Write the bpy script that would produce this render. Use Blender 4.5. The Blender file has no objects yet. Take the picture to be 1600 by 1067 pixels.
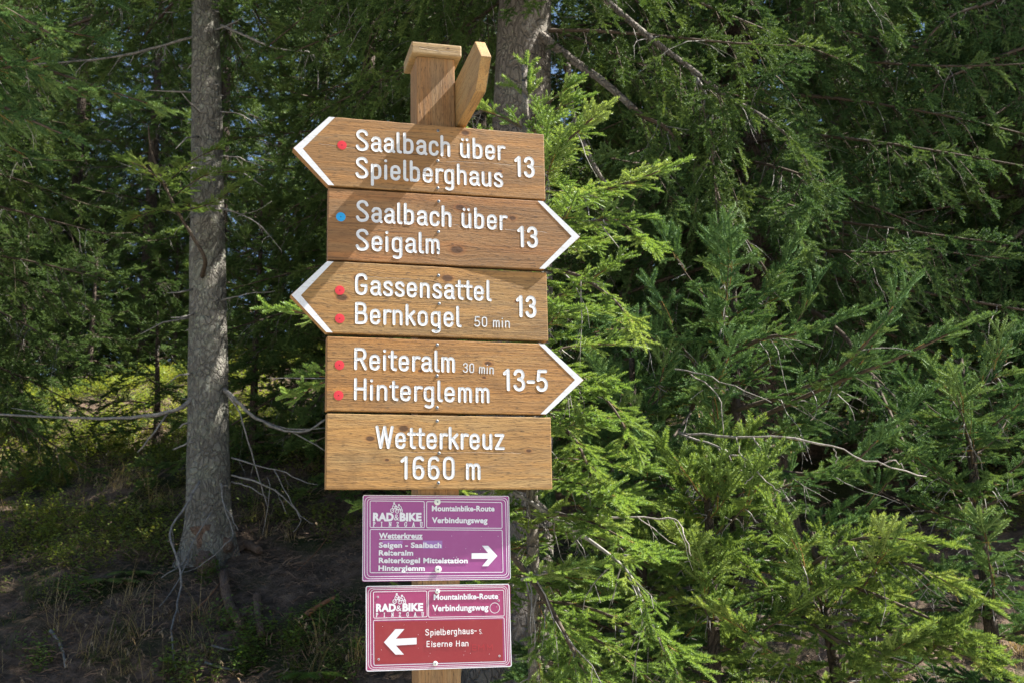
import bpy, bmesh, math, random
from mathutils import Vector, Matrix
R = math.radians
S = bpy.context.scene
COL = S.collection

# ------------------------------------------------------------------ camera
EYE = Vector((0, 0, 1.6)); F = 1750.0; PITCH = R(10.915); ROLL = R(-1.127)
fw = Vector((0, math.cos(PITCH), math.sin(PITCH)))
rt0 = Vector((1, 0, 0)); up0 = Vector((0, -math.sin(PITCH), math.cos(PITCH)))
rt = rt0 * math.cos(ROLL) + up0 * math.sin(ROLL)
upv = -rt0 * math.sin(ROLL) + up0 * math.cos(ROLL)
cam = bpy.data.cameras.new('camera'); co = bpy.data.objects.new('camera', cam); COL.objects.link(co)
co.matrix_world = Matrix(((rt.x, upv.x, -fw.x, EYE.x), (rt.y, upv.y, -fw.y, EYE.y), (rt.z, upv.z, -fw.z, EYE.z), (0, 0, 0, 1)))
cam.sensor_width = 36; cam.lens = 36 * F / 1600; cam.clip_start = .05; cam.clip_end = 3000
cam.dof.use_dof = True; cam.dof.focus_distance = 2.9; cam.dof.aperture_fstop = 11
S.camera = co
# ------------------------------------------------------------------ light
SUN = (Matrix.Rotation(R(14.555), 3, 'Z') @ Vector((1, -.136, 1.23))).normalized()     # towards the sun, read off the shadows on the boards
el = math.asin(SUN.z); az = math.atan2(SUN.x, SUN.y)
w = bpy.data.worlds.new('World'); S.world = w; w.use_nodes = True
nt = w.node_tree; bg = nt.nodes['Background']
sky = nt.nodes.new('ShaderNodeTexSky'); sky.sky_type = 'NISHITA'; sky.sun_disc = False
sky.sun_elevation = el; sky.sun_rotation = az; sky.altitude = 1600; sky.dust_density = .6
nt.links.new(sky.outputs[0], bg.inputs[0]); bg.inputs[1].default_value = .05
sl = bpy.data.lights.new('sun', 'SUN'); sl.energy = 5.0; sl.angle = R(.53); sl.color = (1, .965, .90)
so = bpy.data.objects.new('sun', sl); COL.objects.link(so); so.location = (20, -5, 25)
so.rotation_euler = (-SUN).to_track_quat('-Z', 'Y').to_euler()
S.view_settings.view_transform = 'Standard'; S.view_settings.look = 'None'
S.view_settings.exposure = 2.02; S.view_settings.gamma = 1; S.view_settings.use_curve_mapping = False
cy = S.cycles
cy.max_bounces = 4; cy.diffuse_bounces = 2; cy.glossy_bounces = 2; cy.transmission_bounces = 3; cy.transparent_max_bounces = 4
cy.caustics_reflective = False; cy.caustics_refractive = False
cy.use_denoising = True; cy.sample_clamp_indirect = 4

def ray(px, py):
    return (fw + rt * ((px - 800) / F) + upv * ((533.5 - py) / F))
def at(px, py, Y):
    d = ray(px, py); return EYE + d * (Y / d.y)

# ------------------------------------------------------------------ helpers
class MB:
    def __init__(s): s.v = []; s.f = []; s.m = []
    def face(s, idx, m=0): s.f.append(idx); s.m.append(m)
    def tube(s, pts, rad, n=6, m=0, cap=True, wob=0, rng=random):
        pts = [Vector(p) for p in pts]; k = len(pts); b0 = len(s.v)
        nrm = None
        for i, p in enumerate(pts):
            t = (pts[min(i + 1, k - 1)] - pts[max(i - 1, 0)])
            t = t.normalized() if t.length > 1e-9 else Vector((0, 0, 1))
            if nrm is None: nrm = t.orthogonal().normalized()
            nrm = nrm - t * nrm.dot(t)
            nrm = nrm.normalized() if nrm.length > 1e-6 else t.orthogonal().normalized()
            bn = t.cross(nrm)
            r = rad[i] if hasattr(rad, '__len__') else rad
            for j in range(n):
                a = 2 * math.pi * j / n
                rr = r * (1 + wob * rng.uniform(-1, 1)) if wob else r
                q = p + (nrm * math.cos(a) + bn * math.sin(a)) * rr
                s.v.append((q.x, q.y, q.z))
        for i in range(k - 1):
            for j in range(n):
                a = b0 + i * n + j; b = b0 + i * n + (j + 1) % n
                s.face((a, b, b + n, a + n), m)
        if cap:
            s.face(tuple(b0 + j for j in reversed(range(n))), m)
            s.face(tuple(b0 + (k - 1) * n + j for j in range(n)), m)
    def build(s, name, mats, parent=None, smooth=False, loc=None):
        me = bpy.data.meshes.new(name); me.from_pydata(s.v, [], s.f)
        for m in (mats if isinstance(mats, (list, tuple)) else [mats]): me.materials.append(m)
        me.polygons.foreach_set('material_index', s.m)
        if smooth: me.polygons.foreach_set('use_smooth', [True] * len(s.f))
        me.update()
        return link(name, me, parent, loc)
def link(name, me, parent=None, loc=None):
    o = bpy.data.objects.new(name, me); COL.objects.link(o)
    if parent is not None: o.parent = parent
    if loc is not None: o.location = loc
    return o
def empty(name, loc, rz=0):
    o = bpy.data.objects.new(name, None); COL.objects.link(o); o.location = loc; o.rotation_euler.z = rz
    o.empty_display_size = .2
    return o
def tag(o, label=None, cat=None, group=None, kind=None):
    if label: o['label'] = label
    if cat: o['category'] = cat
    if group: o['group'] = group
    if kind: o['kind'] = kind
    return o
def catmull(P, n=6):
    P = [Vector(p) for p in P]
    if len(P) < 3: return P
    out = []
    for i in range(len(P) - 1):
        p0 = P[max(i - 1, 0)]; p1 = P[i]; p2 = P[i + 1]; p3 = P[min(i + 2, len(P) - 1)]
        for k in range(n):
            t = k / n
            out.append(.5 * (2 * p1 + (p2 - p0) * t + (2 * p0 - 5 * p1 + 4 * p2 - p3) * t * t + (3 * p1 - p0 - 3 * p2 + p3) * t ** 3))
    out.append(P[-1]); return out

# ------------------------------------------------------------------ materials
class NT:
    def __init__(s, name):
        s.m = bpy.data.materials.new(name); s.m.use_nodes = True; s.t = s.m.node_tree
        s.b = s.t.nodes['Principled BSDF']
    def n(s, typ, **kw):
        x = s.t.nodes.new(typ)
        for k, v in kw.items():
            if k.startswith('i_'): x.inputs[k[2:].replace('_', ' ')].default_value = v
            else: setattr(x, k, v)
        return x
    def l(s, a, b): s.t.links.new(a, b)
    def math(s, op, a, b=None, c=None, clamp=False):
        x = s.n('ShaderNodeMath', operation=op, use_clamp=clamp)
        for i, q in enumerate((a, b, c)):
            if q is None: continue
            if isinstance(q, (int, float)): x.inputs[i].default_value = q
            else: s.l(q, x.inputs[i])
        return x.outputs[0]
    def mix(s, fac, a, b):
        x = s.n('ShaderNodeMix', data_type='RGBA')
        for i, q in ((0, fac), (6, a), (7, b)):
            if isinstance(q, (int, float)): x.inputs[i].default_value = q
            elif isinstance(q, tuple): x.inputs[i].default_value = (*q, 1)
            else: s.l(q, x.inputs[i])
        return x.outputs[2]
    def coords(s, scale=(1, 1, 1), loc=(0, 0, 0)):
        tc = s.n('ShaderNodeTexCoord'); mp = s.n('ShaderNodeMapping')
        mp.inputs['Scale'].default_value = scale; mp.inputs['Location'].default_value = loc
        s.l(tc.outputs['Object'], mp.inputs[0]); return mp.outputs[0]
    def noise(s, vec, scale, detail=4, rough=.6, dist=0):
        x = s.n('ShaderNodeTexNoise'); x.inputs['Scale'].default_value = scale; x.inputs['Detail'].default_value = detail
        x.inputs['Roughness'].default_value = rough; x.inputs['Distortion'].default_value = dist
        s.l(vec, x.inputs['Vector']); return x.outputs[0]
    def ramp(s, fac, lo, hi):
        x = s.n('ShaderNodeMapRange'); x.inputs[1].default_value = lo; x.inputs[2].default_value = hi
        s.l(fac, x.inputs[0]); return x.outputs[0]
    def bump(s, h, strength, dist):
        x = s.n('ShaderNodeBump'); x.inputs['Strength'].default_value = strength; x.inputs['Distance'].default_value = dist
        s.l(h, x.inputs['Height']); s.l(x.outputs[0], s.b.inputs['Normal'])

def wood_mat(name, seed, A=(.30, .155, .055), B=(.40, .20, .06), C=(.33, .20, .09), axis='X', cracks=(), knots=(), grey=.75):
    """weathered glazed pine: A mid, B orange, C tan; grain runs along axis; cracks (x0,x1,z,slope); knots (x,z,r)"""
    A, B, C = (tuple(q * f for q, f in zip(c_, (.90, .86, .76))) for c_ in (A, B, C))
    k = NT(name); rng = random.Random(seed)
    off = (rng.uniform(-9, 9), rng.uniform(-9, 9), rng.uniform(-9, 9))
    sc = (1, 1, 1)
    tc = k.n('ShaderNodeTexCoord'); sep = k.n('ShaderNodeSeparateXYZ'); k.l(tc.outputs['Object'], sep.inputs[0])
    x, y, z = sep.outputs
    if axis == 'Z': x, z = z, x
    if axis == 'Y': x, y = y, x
    # grain bends round the knots
    zz = z; kn = None
    for kx, kz, kr in knots:
        dx = k.math('DIVIDE', k.math('SUBTRACT', x, kx), kr * 1.7); dz = k.math('DIVIDE', k.math('SUBTRACT', z, kz), kr)
        d = k.math('ADD', k.math('MULTIPLY', dx, dx), k.math('MULTIPLY', dz, dz))
        g = k.math('POWER', 2.718, k.math('MULTIPLY', d, -.35))
        zz = k.math('SUBTRACT', zz, k.math('MULTIPLY', k.math('MULTIPLY', g, dz), kr * .75))
        c = k.math('POWER', 2.718, k.math('MULTIPLY', d, -3.0))
        kn = c if kn is None else k.math('MAXIMUM', kn, c)
    cb = k.n('ShaderNodeCombineXYZ'); k.l(x, cb.inputs[0]); k.l(y, cb.inputs[1]); k.l(zz, cb.inputs[2])
    def mp(scale):
        m = k.n('ShaderNodeMapping'); m.inputs['Scale'].default_value = scale; m.inputs['Location'].default_value = off
        k.l(cb.outputs[0], m.inputs[0]); return m.outputs[0]
    broad = k.noise(mp((2.2, 9, 11)), 1.0, 3, .55, .6)
    band = k.noise(mp((1.3, 30, 34)), 1.0, 4, .6, .8)
    gf = rng.uniform(.55, 1.15)
    fine = k.noise(mp((7 * rng.uniform(.6, 1.5), 260 * gf, 330 * gf)), 1.0, 4, .7)
    speck = k.noise(mp((60, 500, 420)), 1.0, 2, .6)
    col = k.mix(k.ramp(broad, .38, .62), A, C)
    col = k.mix(k.ramp(band, .48, .72), col, B)
    col = k.mix(k.math('MULTIPLY', k.ramp(fine, .48, .70), .78), col, (A[0] * .33, A[1] * .3, A[2] * .3))
    col = k.mix(k.math('MULTIPLY', k.ramp(speck, .56, .70), .7), col, (.032, .019, .009))
    greyn = k.noise(mp((5, 16, 20)), 1.0, 5, .7, .4)
    col = k.mix(k.math('MULTIPLY', k.ramp(greyn, .55, .8), grey), col, (.165, .118, .07))
    stain = k.noise(mp((3.5, 6, 7)), 1.0, 5, .72, 1.2)
    col = k.mix(k.math('MULTIPLY', k.ramp(stain, .52, .68), .62), col, (A[0] * .42, A[1] * .42, A[2] * .45))
    h = k.math('ADD', k.math('MULTIPLY', fine, .6), k.math('MULTIPLY', speck, .5))
    if kn is not None:
        halo = k.math('MULTIPLY', k.ramp(kn, .02, .3), .4)
        col = k.mix(halo, col, (B[0] * .8, B[1] * .65, B[2] * .6))
        kno = k.math('MULTIPLY', k.ramp(kn, .3, .62), .88)
        col = k.mix(kno, col, (.062, .028, .012))
    for x0, x1, z0, slope in cracks:
        wv = k.noise(mp((14, 0, 0)), 1.0, 3, .6)
        zc = k.math('ADD', k.math('MULTIPLY', k.math('SUBTRACT', x, x0), slope), k.math('ADD', k.math('MULTIPLY', k.math('SUBTRACT', wv, .5), .012), z0))
        d = k.math('ABSOLUTE', k.math('SUBTRACT', z, zc))
        line = k.math('SUBTRACT', 1.0, k.math('DIVIDE', d, .0011), clamp=True)
        rng_ = k.math('MULTIPLY', k.math('GREATER_THAN', x, x0), k.math('LESS_THAN', x, x1))
        brk = k.ramp(k.noise(mp((30, 5, 5)), 1.0, 2), .36, .5)
        line = k.math('MULTIPLY', k.math('MULTIPLY', line, rng_), brk)
        col = k.mix(k.math('MULTIPLY', line, .85), col, (.03, .018, .01))
        h = k.math('SUBTRACT', h, k.math('MULTIPLY', line, 2.0))
    k.l(col, k.b.inputs['Base Color']); k.b.inputs['Roughness'].default_value = .62
    k.b.inputs['Specular IOR Level'].default_value = .35
    k.bump(h, .7, .0018)
    return k.m

def paint_mat(name, col, rough=.5, dirt=(.5, .48, .44), amt=.35, scale=60, spec=.4):
    k = NT(name); v = k.coords()
    n = k.noise(v, scale, 5, .7); n2 = k.noise(v, scale * 6, 3, .6)
    c = k.mix(k.math('MULTIPLY', k.ramp(n, .5, .8), amt), col, dirt)
    c = k.mix(k.math('MULTIPLY', k.ramp(n2, .62, .8), amt), c, dirt)
    k.l(c, k.b.inputs['Base Color']); k.b.inputs['Roughness'].default_value = rough; k.b.inputs['Specular IOR Level'].default_value = spec
    k.bump(n2, .15, .0006)
    return k.m
def metal_mat(name, col, rough=.4):
    k = NT(name); k.b.inputs['Base Color'].default_value = (*col, 1); k.b.inputs['Metallic'].default_value = .8
    n = k.noise(k.coords(), 300, 3); r = k.math('ADD', k.math('MULTIPLY', n, .3), rough - .15); k.l(r, k.b.inputs['Roughness']); return k.m
def bark_mat(name, A, B, lichen, amt, sc=1.0):
    k = NT(name)
    v = k.coords((1, 1, .55)); vs = k.coords()
    n = k.noise(v, 5 * sc, 5, .65)
    warp = k.n('ShaderNodeVectorMath', operation='ADD'); wn = k.n('ShaderNodeTexNoise'); wn.inputs['Scale'].default_value = 9 * sc
    k.l(v, wn.inputs['Vector']); ws = k.n('ShaderNodeVectorMath', operation='SCALE'); ws.inputs['Scale'].default_value = .16 / sc
    k.l(wn.outputs['Color'], ws.inputs[0]); k.l(v, warp.inputs[0]); k.l(ws.outputs[0], warp.inputs[1])
    vo = k.n('ShaderNodeTexVoronoi', feature='DISTANCE_TO_EDGE'); vo.inputs['Scale'].default_value = 24 * sc; k.l(warp.outputs[0], vo.inputs['Vector'])
    crack = k.ramp(vo.outputs['Distance'], .0, .16)
    fine = k.noise(vs, 110 * sc, 4, .7)
    col = k.mix(k.ramp(n, .35, .65), A, B)
    col = k.mix(k.math('MULTIPLY', k.math('SUBTRACT', 1.0, crack), k.math('MULTIPLY', n, .6)), col, (A[0] * .35, A[1] * .33, A[2] * .3))
    col = k.mix(k.math('MULTIPLY', k.ramp(fine, .5, .75), .5), col, (A[0] * .5, A[1] * .45, A[2] * .42))
    l1 = k.noise(vs, 13 * sc, 6, .75)
    col = k.mix(k.math('MULTIPLY', k.ramp(l1, .56, .66), amt), col, lichen)
    l3 = k.noise(vs, 3.2 * sc, 5, .8, .5)
    col = k.mix(k.math('MULTIPLY', k.ramp(l3, .5, .68), amt * .6), col, (lichen[0] * .75, lichen[1] * .8, lichen[2] * .7))
    col = k.mix(k.math('MULTIPLY', k.ramp(k.noise(v, 2.3 * sc, 4, .7, .8), .55, .7), .55), col, (A[0] * .5, A[1] * .47, A[2] * .42))
    l2 = k.noise(vs, 38 * sc, 3, .6)
    col = k.mix(k.math('MULTIPLY', k.ramp(l2, .63, .7), amt), col, (lichen[0] * 1.15, lichen[1] * 1.15, lichen[2] * .9))
    k.l(col, k.b.inputs['Base Color']); k.b.inputs['Roughness'].default_value = .9; k.b.inputs['Specular IOR Level'].default_value = .2
    h = k.math('ADD', crack, k.math('MULTIPLY', fine, .8))
    k.bump(h, 1.0, .02 / sc)
    return k.m
def leaf_mat(name, cols, trans=.3, rough=.45, spec=.4, tscale=1.25):
    """cols: three albedos picked per plant piece"""
    k = NT(name); oi = k.n('ShaderNodeObjectInfo'); r = oi.outputs['Random']
    g = k.n('ShaderNodeNewGeometry'); rp = g.outputs['Random Per Island']
    c = k.mix(k.ramp(r, .0, .5), cols[0], cols[1]); c = k.mix(k.ramp(r, .6, 1.0), c, cols[2])
    c = k.mix(k.math('MULTIPLY', rp, .3), c, (cols[2][0] * 1.1, cols[2][1] * 1.05, cols[2][2]))
    k.l(c, k.b.inputs['Base Color']); k.b.inputs['Roughness'].default_value = rough; k.b.inputs['Specular IOR Level'].default_value = spec
    tr = k.n('ShaderNodeBsdfTranslucent'); mx = k.n('ShaderNodeMixShader'); mx.inputs[0].default_value = trans
    bc = k.n('ShaderNodeVectorMath', operation='MULTIPLY'); bc.inputs[1].default_value = (tscale * 1.1, tscale, tscale * .5)
    k.l(c, bc.inputs[0]); k.l(bc.outputs[0], tr.inputs[0])
    k.l(k.b.outputs[0], mx.inputs[1]); k.l(tr.outputs[0], mx.inputs[2]); k.l(mx.outputs[0], k.t.nodes['Material Output'].inputs[0])
    return k.m
def plain(name, col, rough=.8, var=.3, scale=40):
    k = NT(name); n = k.noise(k.coords(), scale, 4, .65)
    c = k.mix(k.ramp(n, .3, .7), tuple(q * (1 - var) for q in col), tuple(q * (1 + var) for q in col))
    k.l(c, k.b.inputs['Base Color']); k.b.inputs['Roughness'].default_value = rough; k.b.inputs['Specular IOR Level'].default_value = .25
    return k.m

M_white = paint_mat('white_paint', (.66, .675, .69), .5, (.40, .38, .34), .45, 45)
k = NT('carved_white_paint'); v = k.coords((14, 1, 230)); v2 = k.coords((1, 1, 1))
g1 = k.noise(v, 1.0, 4, .7); g2 = k.noise(v2, 55, 5, .75); g3 = k.noise(v2, 9, 4, .6)
c = k.mix(k.math('MULTIPLY', k.ramp(g2, .5, .75), .5), (.60, .615, .63), (.40, .38, .34))
c = k.mix(k.math('MULTIPLY', k.math('MULTIPLY', k.ramp(g1, .56, .66), k.ramp(g3, .42, .62)), .8), c, (.22, .15, .09))
k.l(c, k.b.inputs['Base Color']); k.b.inputs['Roughness'].default_value = .5; k.b.inputs['Specular IOR Level'].default_value = .35
k.bump(k.math('ADD', g2, g1), .35, .0008); M_white = k.m
M_red = paint_mat('red_paint', (.55, .03, .04), .4, (.25, .02, .02), .3, 120)
M_blue = paint_mat('blue_paint', (.02, .30, .62), .4, (.02, .16, .35), .3, 120)
M_screw = metal_mat('zinc', (.20, .225, .25), .55)
M_bolt = paint_mat('bolt_paint', (.66, .68, .62), .35, (.4, .4, .36), .3, 200)
M_purple = paint_mat('purple_enamel', (.285, .06, .215), .25, (.36, .12, .30), .30, 25)
M_maroon = paint_mat('magenta_enamel', (.32, .04, .13), .3, (.42, .12, .22), .35, 25)
M_dred = paint_mat('dark_red_enamel', (.26, .02, .028), .3, (.33, .06, .06), .3, 20)
M_ghost = paint_mat('faded_red_print', (.36, .022, .03), .35, (.27, .02, .03), .5, 90)
M_lilac = paint_mat('lilac_patch', (.34, .12, .37), .4, (.3, .1, .3), .4, 120)
M_blueish = paint_mat('bluish_patch', (.30, .15, .40), .4, (.24, .07, .25), .6, 160)
M_plate = paint_mat('plate_edge', (.62, .60, .58), .4, (.4, .35, .35), .4, 60)
M_print = paint_mat('white_print', (.70, .70, .73), .35, (.55, .42, .52), .35, 90)
M_hand = paint_mat('chalky_white_marker', (.78, .76, .76), .6, (.5, .2, .2), .5, 160)
M_hole = plain('dark_hole', (.02, .012, .012), .8)
M_barkA = bark_mat('spruce_bark_grey', (.18, .165, .138), (.30, .28, .24), (.42, .435, .35), .85)
M_barkB = bark_mat('spruce_bark_brown', (.16, .138, .118), (.25, .215, .18), (.32, .31, .26), .6)
M_barkD = bark_mat('spruce_bark_dark', (.075, .055, .04), (.12, .09, .07), (.17, .17, .14), .3)
M_twig = plain('twig_brown', (.075, .055, .038), .85, .35, 60)
M_dead = plain('dead_grey_wood', (.215, .20, .18), .85, .5, 30)
M_deadp = plain('dead_pale_wood', (.25, .22, .195), .8, .5, 30)
M_root = bark_mat('root_bark', (.19, .12, .085), (.27, .19, .145), (.30, .25, .2), .35, 1.6)
M_shoot = plain('shoot_stem', (.26, .14, .045), .7, .3, 80)

# ================================================================== ground
def lerp_tab(tab, x):
    if x <= tab[0][0]: return tab[0][1]
    for (a, b), (c, d) in zip(tab, tab[1:]):
        if x <= c:
            t = (x - a) / (c - a); t = t * t * (3 - 2 * t) * .5 + t * .5
            return b + (d - b) * t
    return tab[-1][1]
PROF = [(-400, -14), (-60, -3), (4.3, 0), (5.6, .12), (7.0, .78), (8.0, 1.22), (8.9, 1.62), (12, 2.75), (16, 4.5), (24, 6.4), (40, 8.2), (70, 8.0), (150, 0), (600, -60)]
from mathutils import noise as mnoise
def gz(x, y):
    z = lerp_tab(PROF, y)
    k = max(0, min(1, (y - 7) / 6))
    z += .11 * k * max(-6, min(12, x + 2.3))
    q = max(0, min(1, (y - 4.6) / 1.5)) * (1 if y < 60 else 0)
    v = Vector((x, y, 0))
    z += q * (.16 * mnoise.noise(v * .45) + .09 * mnoise.noise(v * 1.3 + Vector((5, 1, 0))) + .07 * mnoise.noise(v * 3.1) + .036 * mnoise.noise(v * 8.0))
    return z
def axis_pts(lo, hi, step, far):
    a = []; x = lo
    while x <= hi + 1e-6: a.append(x); x += step
    s = step; x = lo
    while x > -far: s *= 1.35; x -= s; a.insert(0, x)
    s = step; x = hi
    while x < far: s *= 1.35; x += s; a.append(x)
    return a
xs = axis_pts(-5.5, 5.5, .075, 600); ys = axis_pts(5.0, 11, .075, 600)
g = MB()
for y in ys:
    for x in xs: g.v.append((x, y, gz(x, y)))
nx = len(xs)
for j in range(len(ys) - 1):
    for i in range(nx - 1):
        a = j * nx + i; g.face((a, a + 1, a + nx + 1, a + nx))
k = NT('forest_floor'); v = k.coords()
n1 = k.noise(v, 1.1, 5, .6); n2 = k.noise(v, 9, 6, .7); n3 = k.noise(v, 70, 4, .7)
c = k.mix(k.ramp(n2, .4, .62), (.07, .05, .035), (.20, .14, .10))
c = k.mix(k.math('MULTIPLY', k.ramp(n3, .55, .75), .8), c, (.19, .13, .09))
c = k.mix(k.math('MULTIPLY', k.ramp(n1, .5, .62), .85), c, k.mix(k.ramp(n3, .4, .7), (.02, .032, .008), (.05, .07, .015)))
sp_ = k.n('ShaderNodeSeparateXYZ'); k.l(v, sp_.inputs[0])
edge = k.math('ADD', sp_.outputs[1], k.math('MULTIPLY', n1, 1.2))
c = k.mix(k.ramp(edge, 5.6, 4.9), c, k.mix(n3, (.32, .29, .24), (.50, .46, .39)))          # unseen gravel track by the camera, made pale to bounce light onto boards
k.l(c, k.b.inputs['Base Color']); k.b.inputs['Roughness'].default_value = .95; k.b.inputs['Specular IOR Level'].default_value = .15
k.bump(k.math('ADD', n2, k.math('MULTIPLY', n3, .6)), 1.0, .03)
tag(g.build('ground', k.m, smooth=True), kind='structure')

# ================================================================== signpost
A_ = .10
OX, OY = -.18327, 2.70943; YAW = R(14.555)
post_root = empty('signpost', (OX, OY, 0), YAW)
tag(post_root, 'wooden trail signpost with carved arrow boards and two small metal bike route plates', 'signpost')
FRAME = Matrix.Translation((OX, OY, 1.6)) @ Matrix.Rotation(YAW, 4, 'Z')     # sign frame, z measured from eye height

def bevelled(name, bm, mat, parent, off, seg=2, mi=None):
    bmesh.ops.recalc_face_normals(bm, faces=bm.faces)
    es = [e for e in bm.edges if len(e.link_faces) == 2 and e.calc_face_angle(0) > .5]
    bmesh.ops.bevel(bm, geom=es, offset=off, segments=seg, affect='EDGES', profile=.6)
    me = bpy.data.meshes.new(name); bm.to_mesh(me); bm.free(); me.materials.append(mat)
    return link(name, me, parent)
def box(x0, x1, y0, y1, z0, z1):
    bm = bmesh.new(); vs = [bm.verts.new((x, y, z)) for z in (z0, z1) for y in (y0, y1) for x in (x0, x1)]
    for f in ((0, 1, 3, 2), (4, 6, 7, 5), (0, 4, 5, 1), (1, 5, 7, 3), (3, 7, 6, 2), (2, 6, 4, 0)): bm.faces.new([vs[i] for i in f])
    return bm
M_post = wood_mat('post_wood', 3, (.30, .17, .075), (.34, .17, .06), (.34, .22, .11), axis='Z', grey=.35)
M_cap = wood_mat('cap_wood', 4, (.34, .235, .12), (.40, .25, .10), (.36, .265, .15), axis='X', grey=.6, cracks=[(-.045, .005, 2.892, -.12), (.01, .06, 2.886, .1)], knots=[(.03, 2.895, .005)])
bevelled('post', box(-A_ / 2, A_ / 2, 0, A_, -.35, 1.6 + 1.2740), M_post, post_root, .003)
cz0, cz1, ov = 1.6 + 1.2742, 1.6 + 1.3064, .0157
capo = bevelled('post_cap', box(-A_ / 2 - ov, A_ / 2 + ov, -ov, A_ + ov, cz0, cz1), M_cap, post_root, .004)

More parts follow.
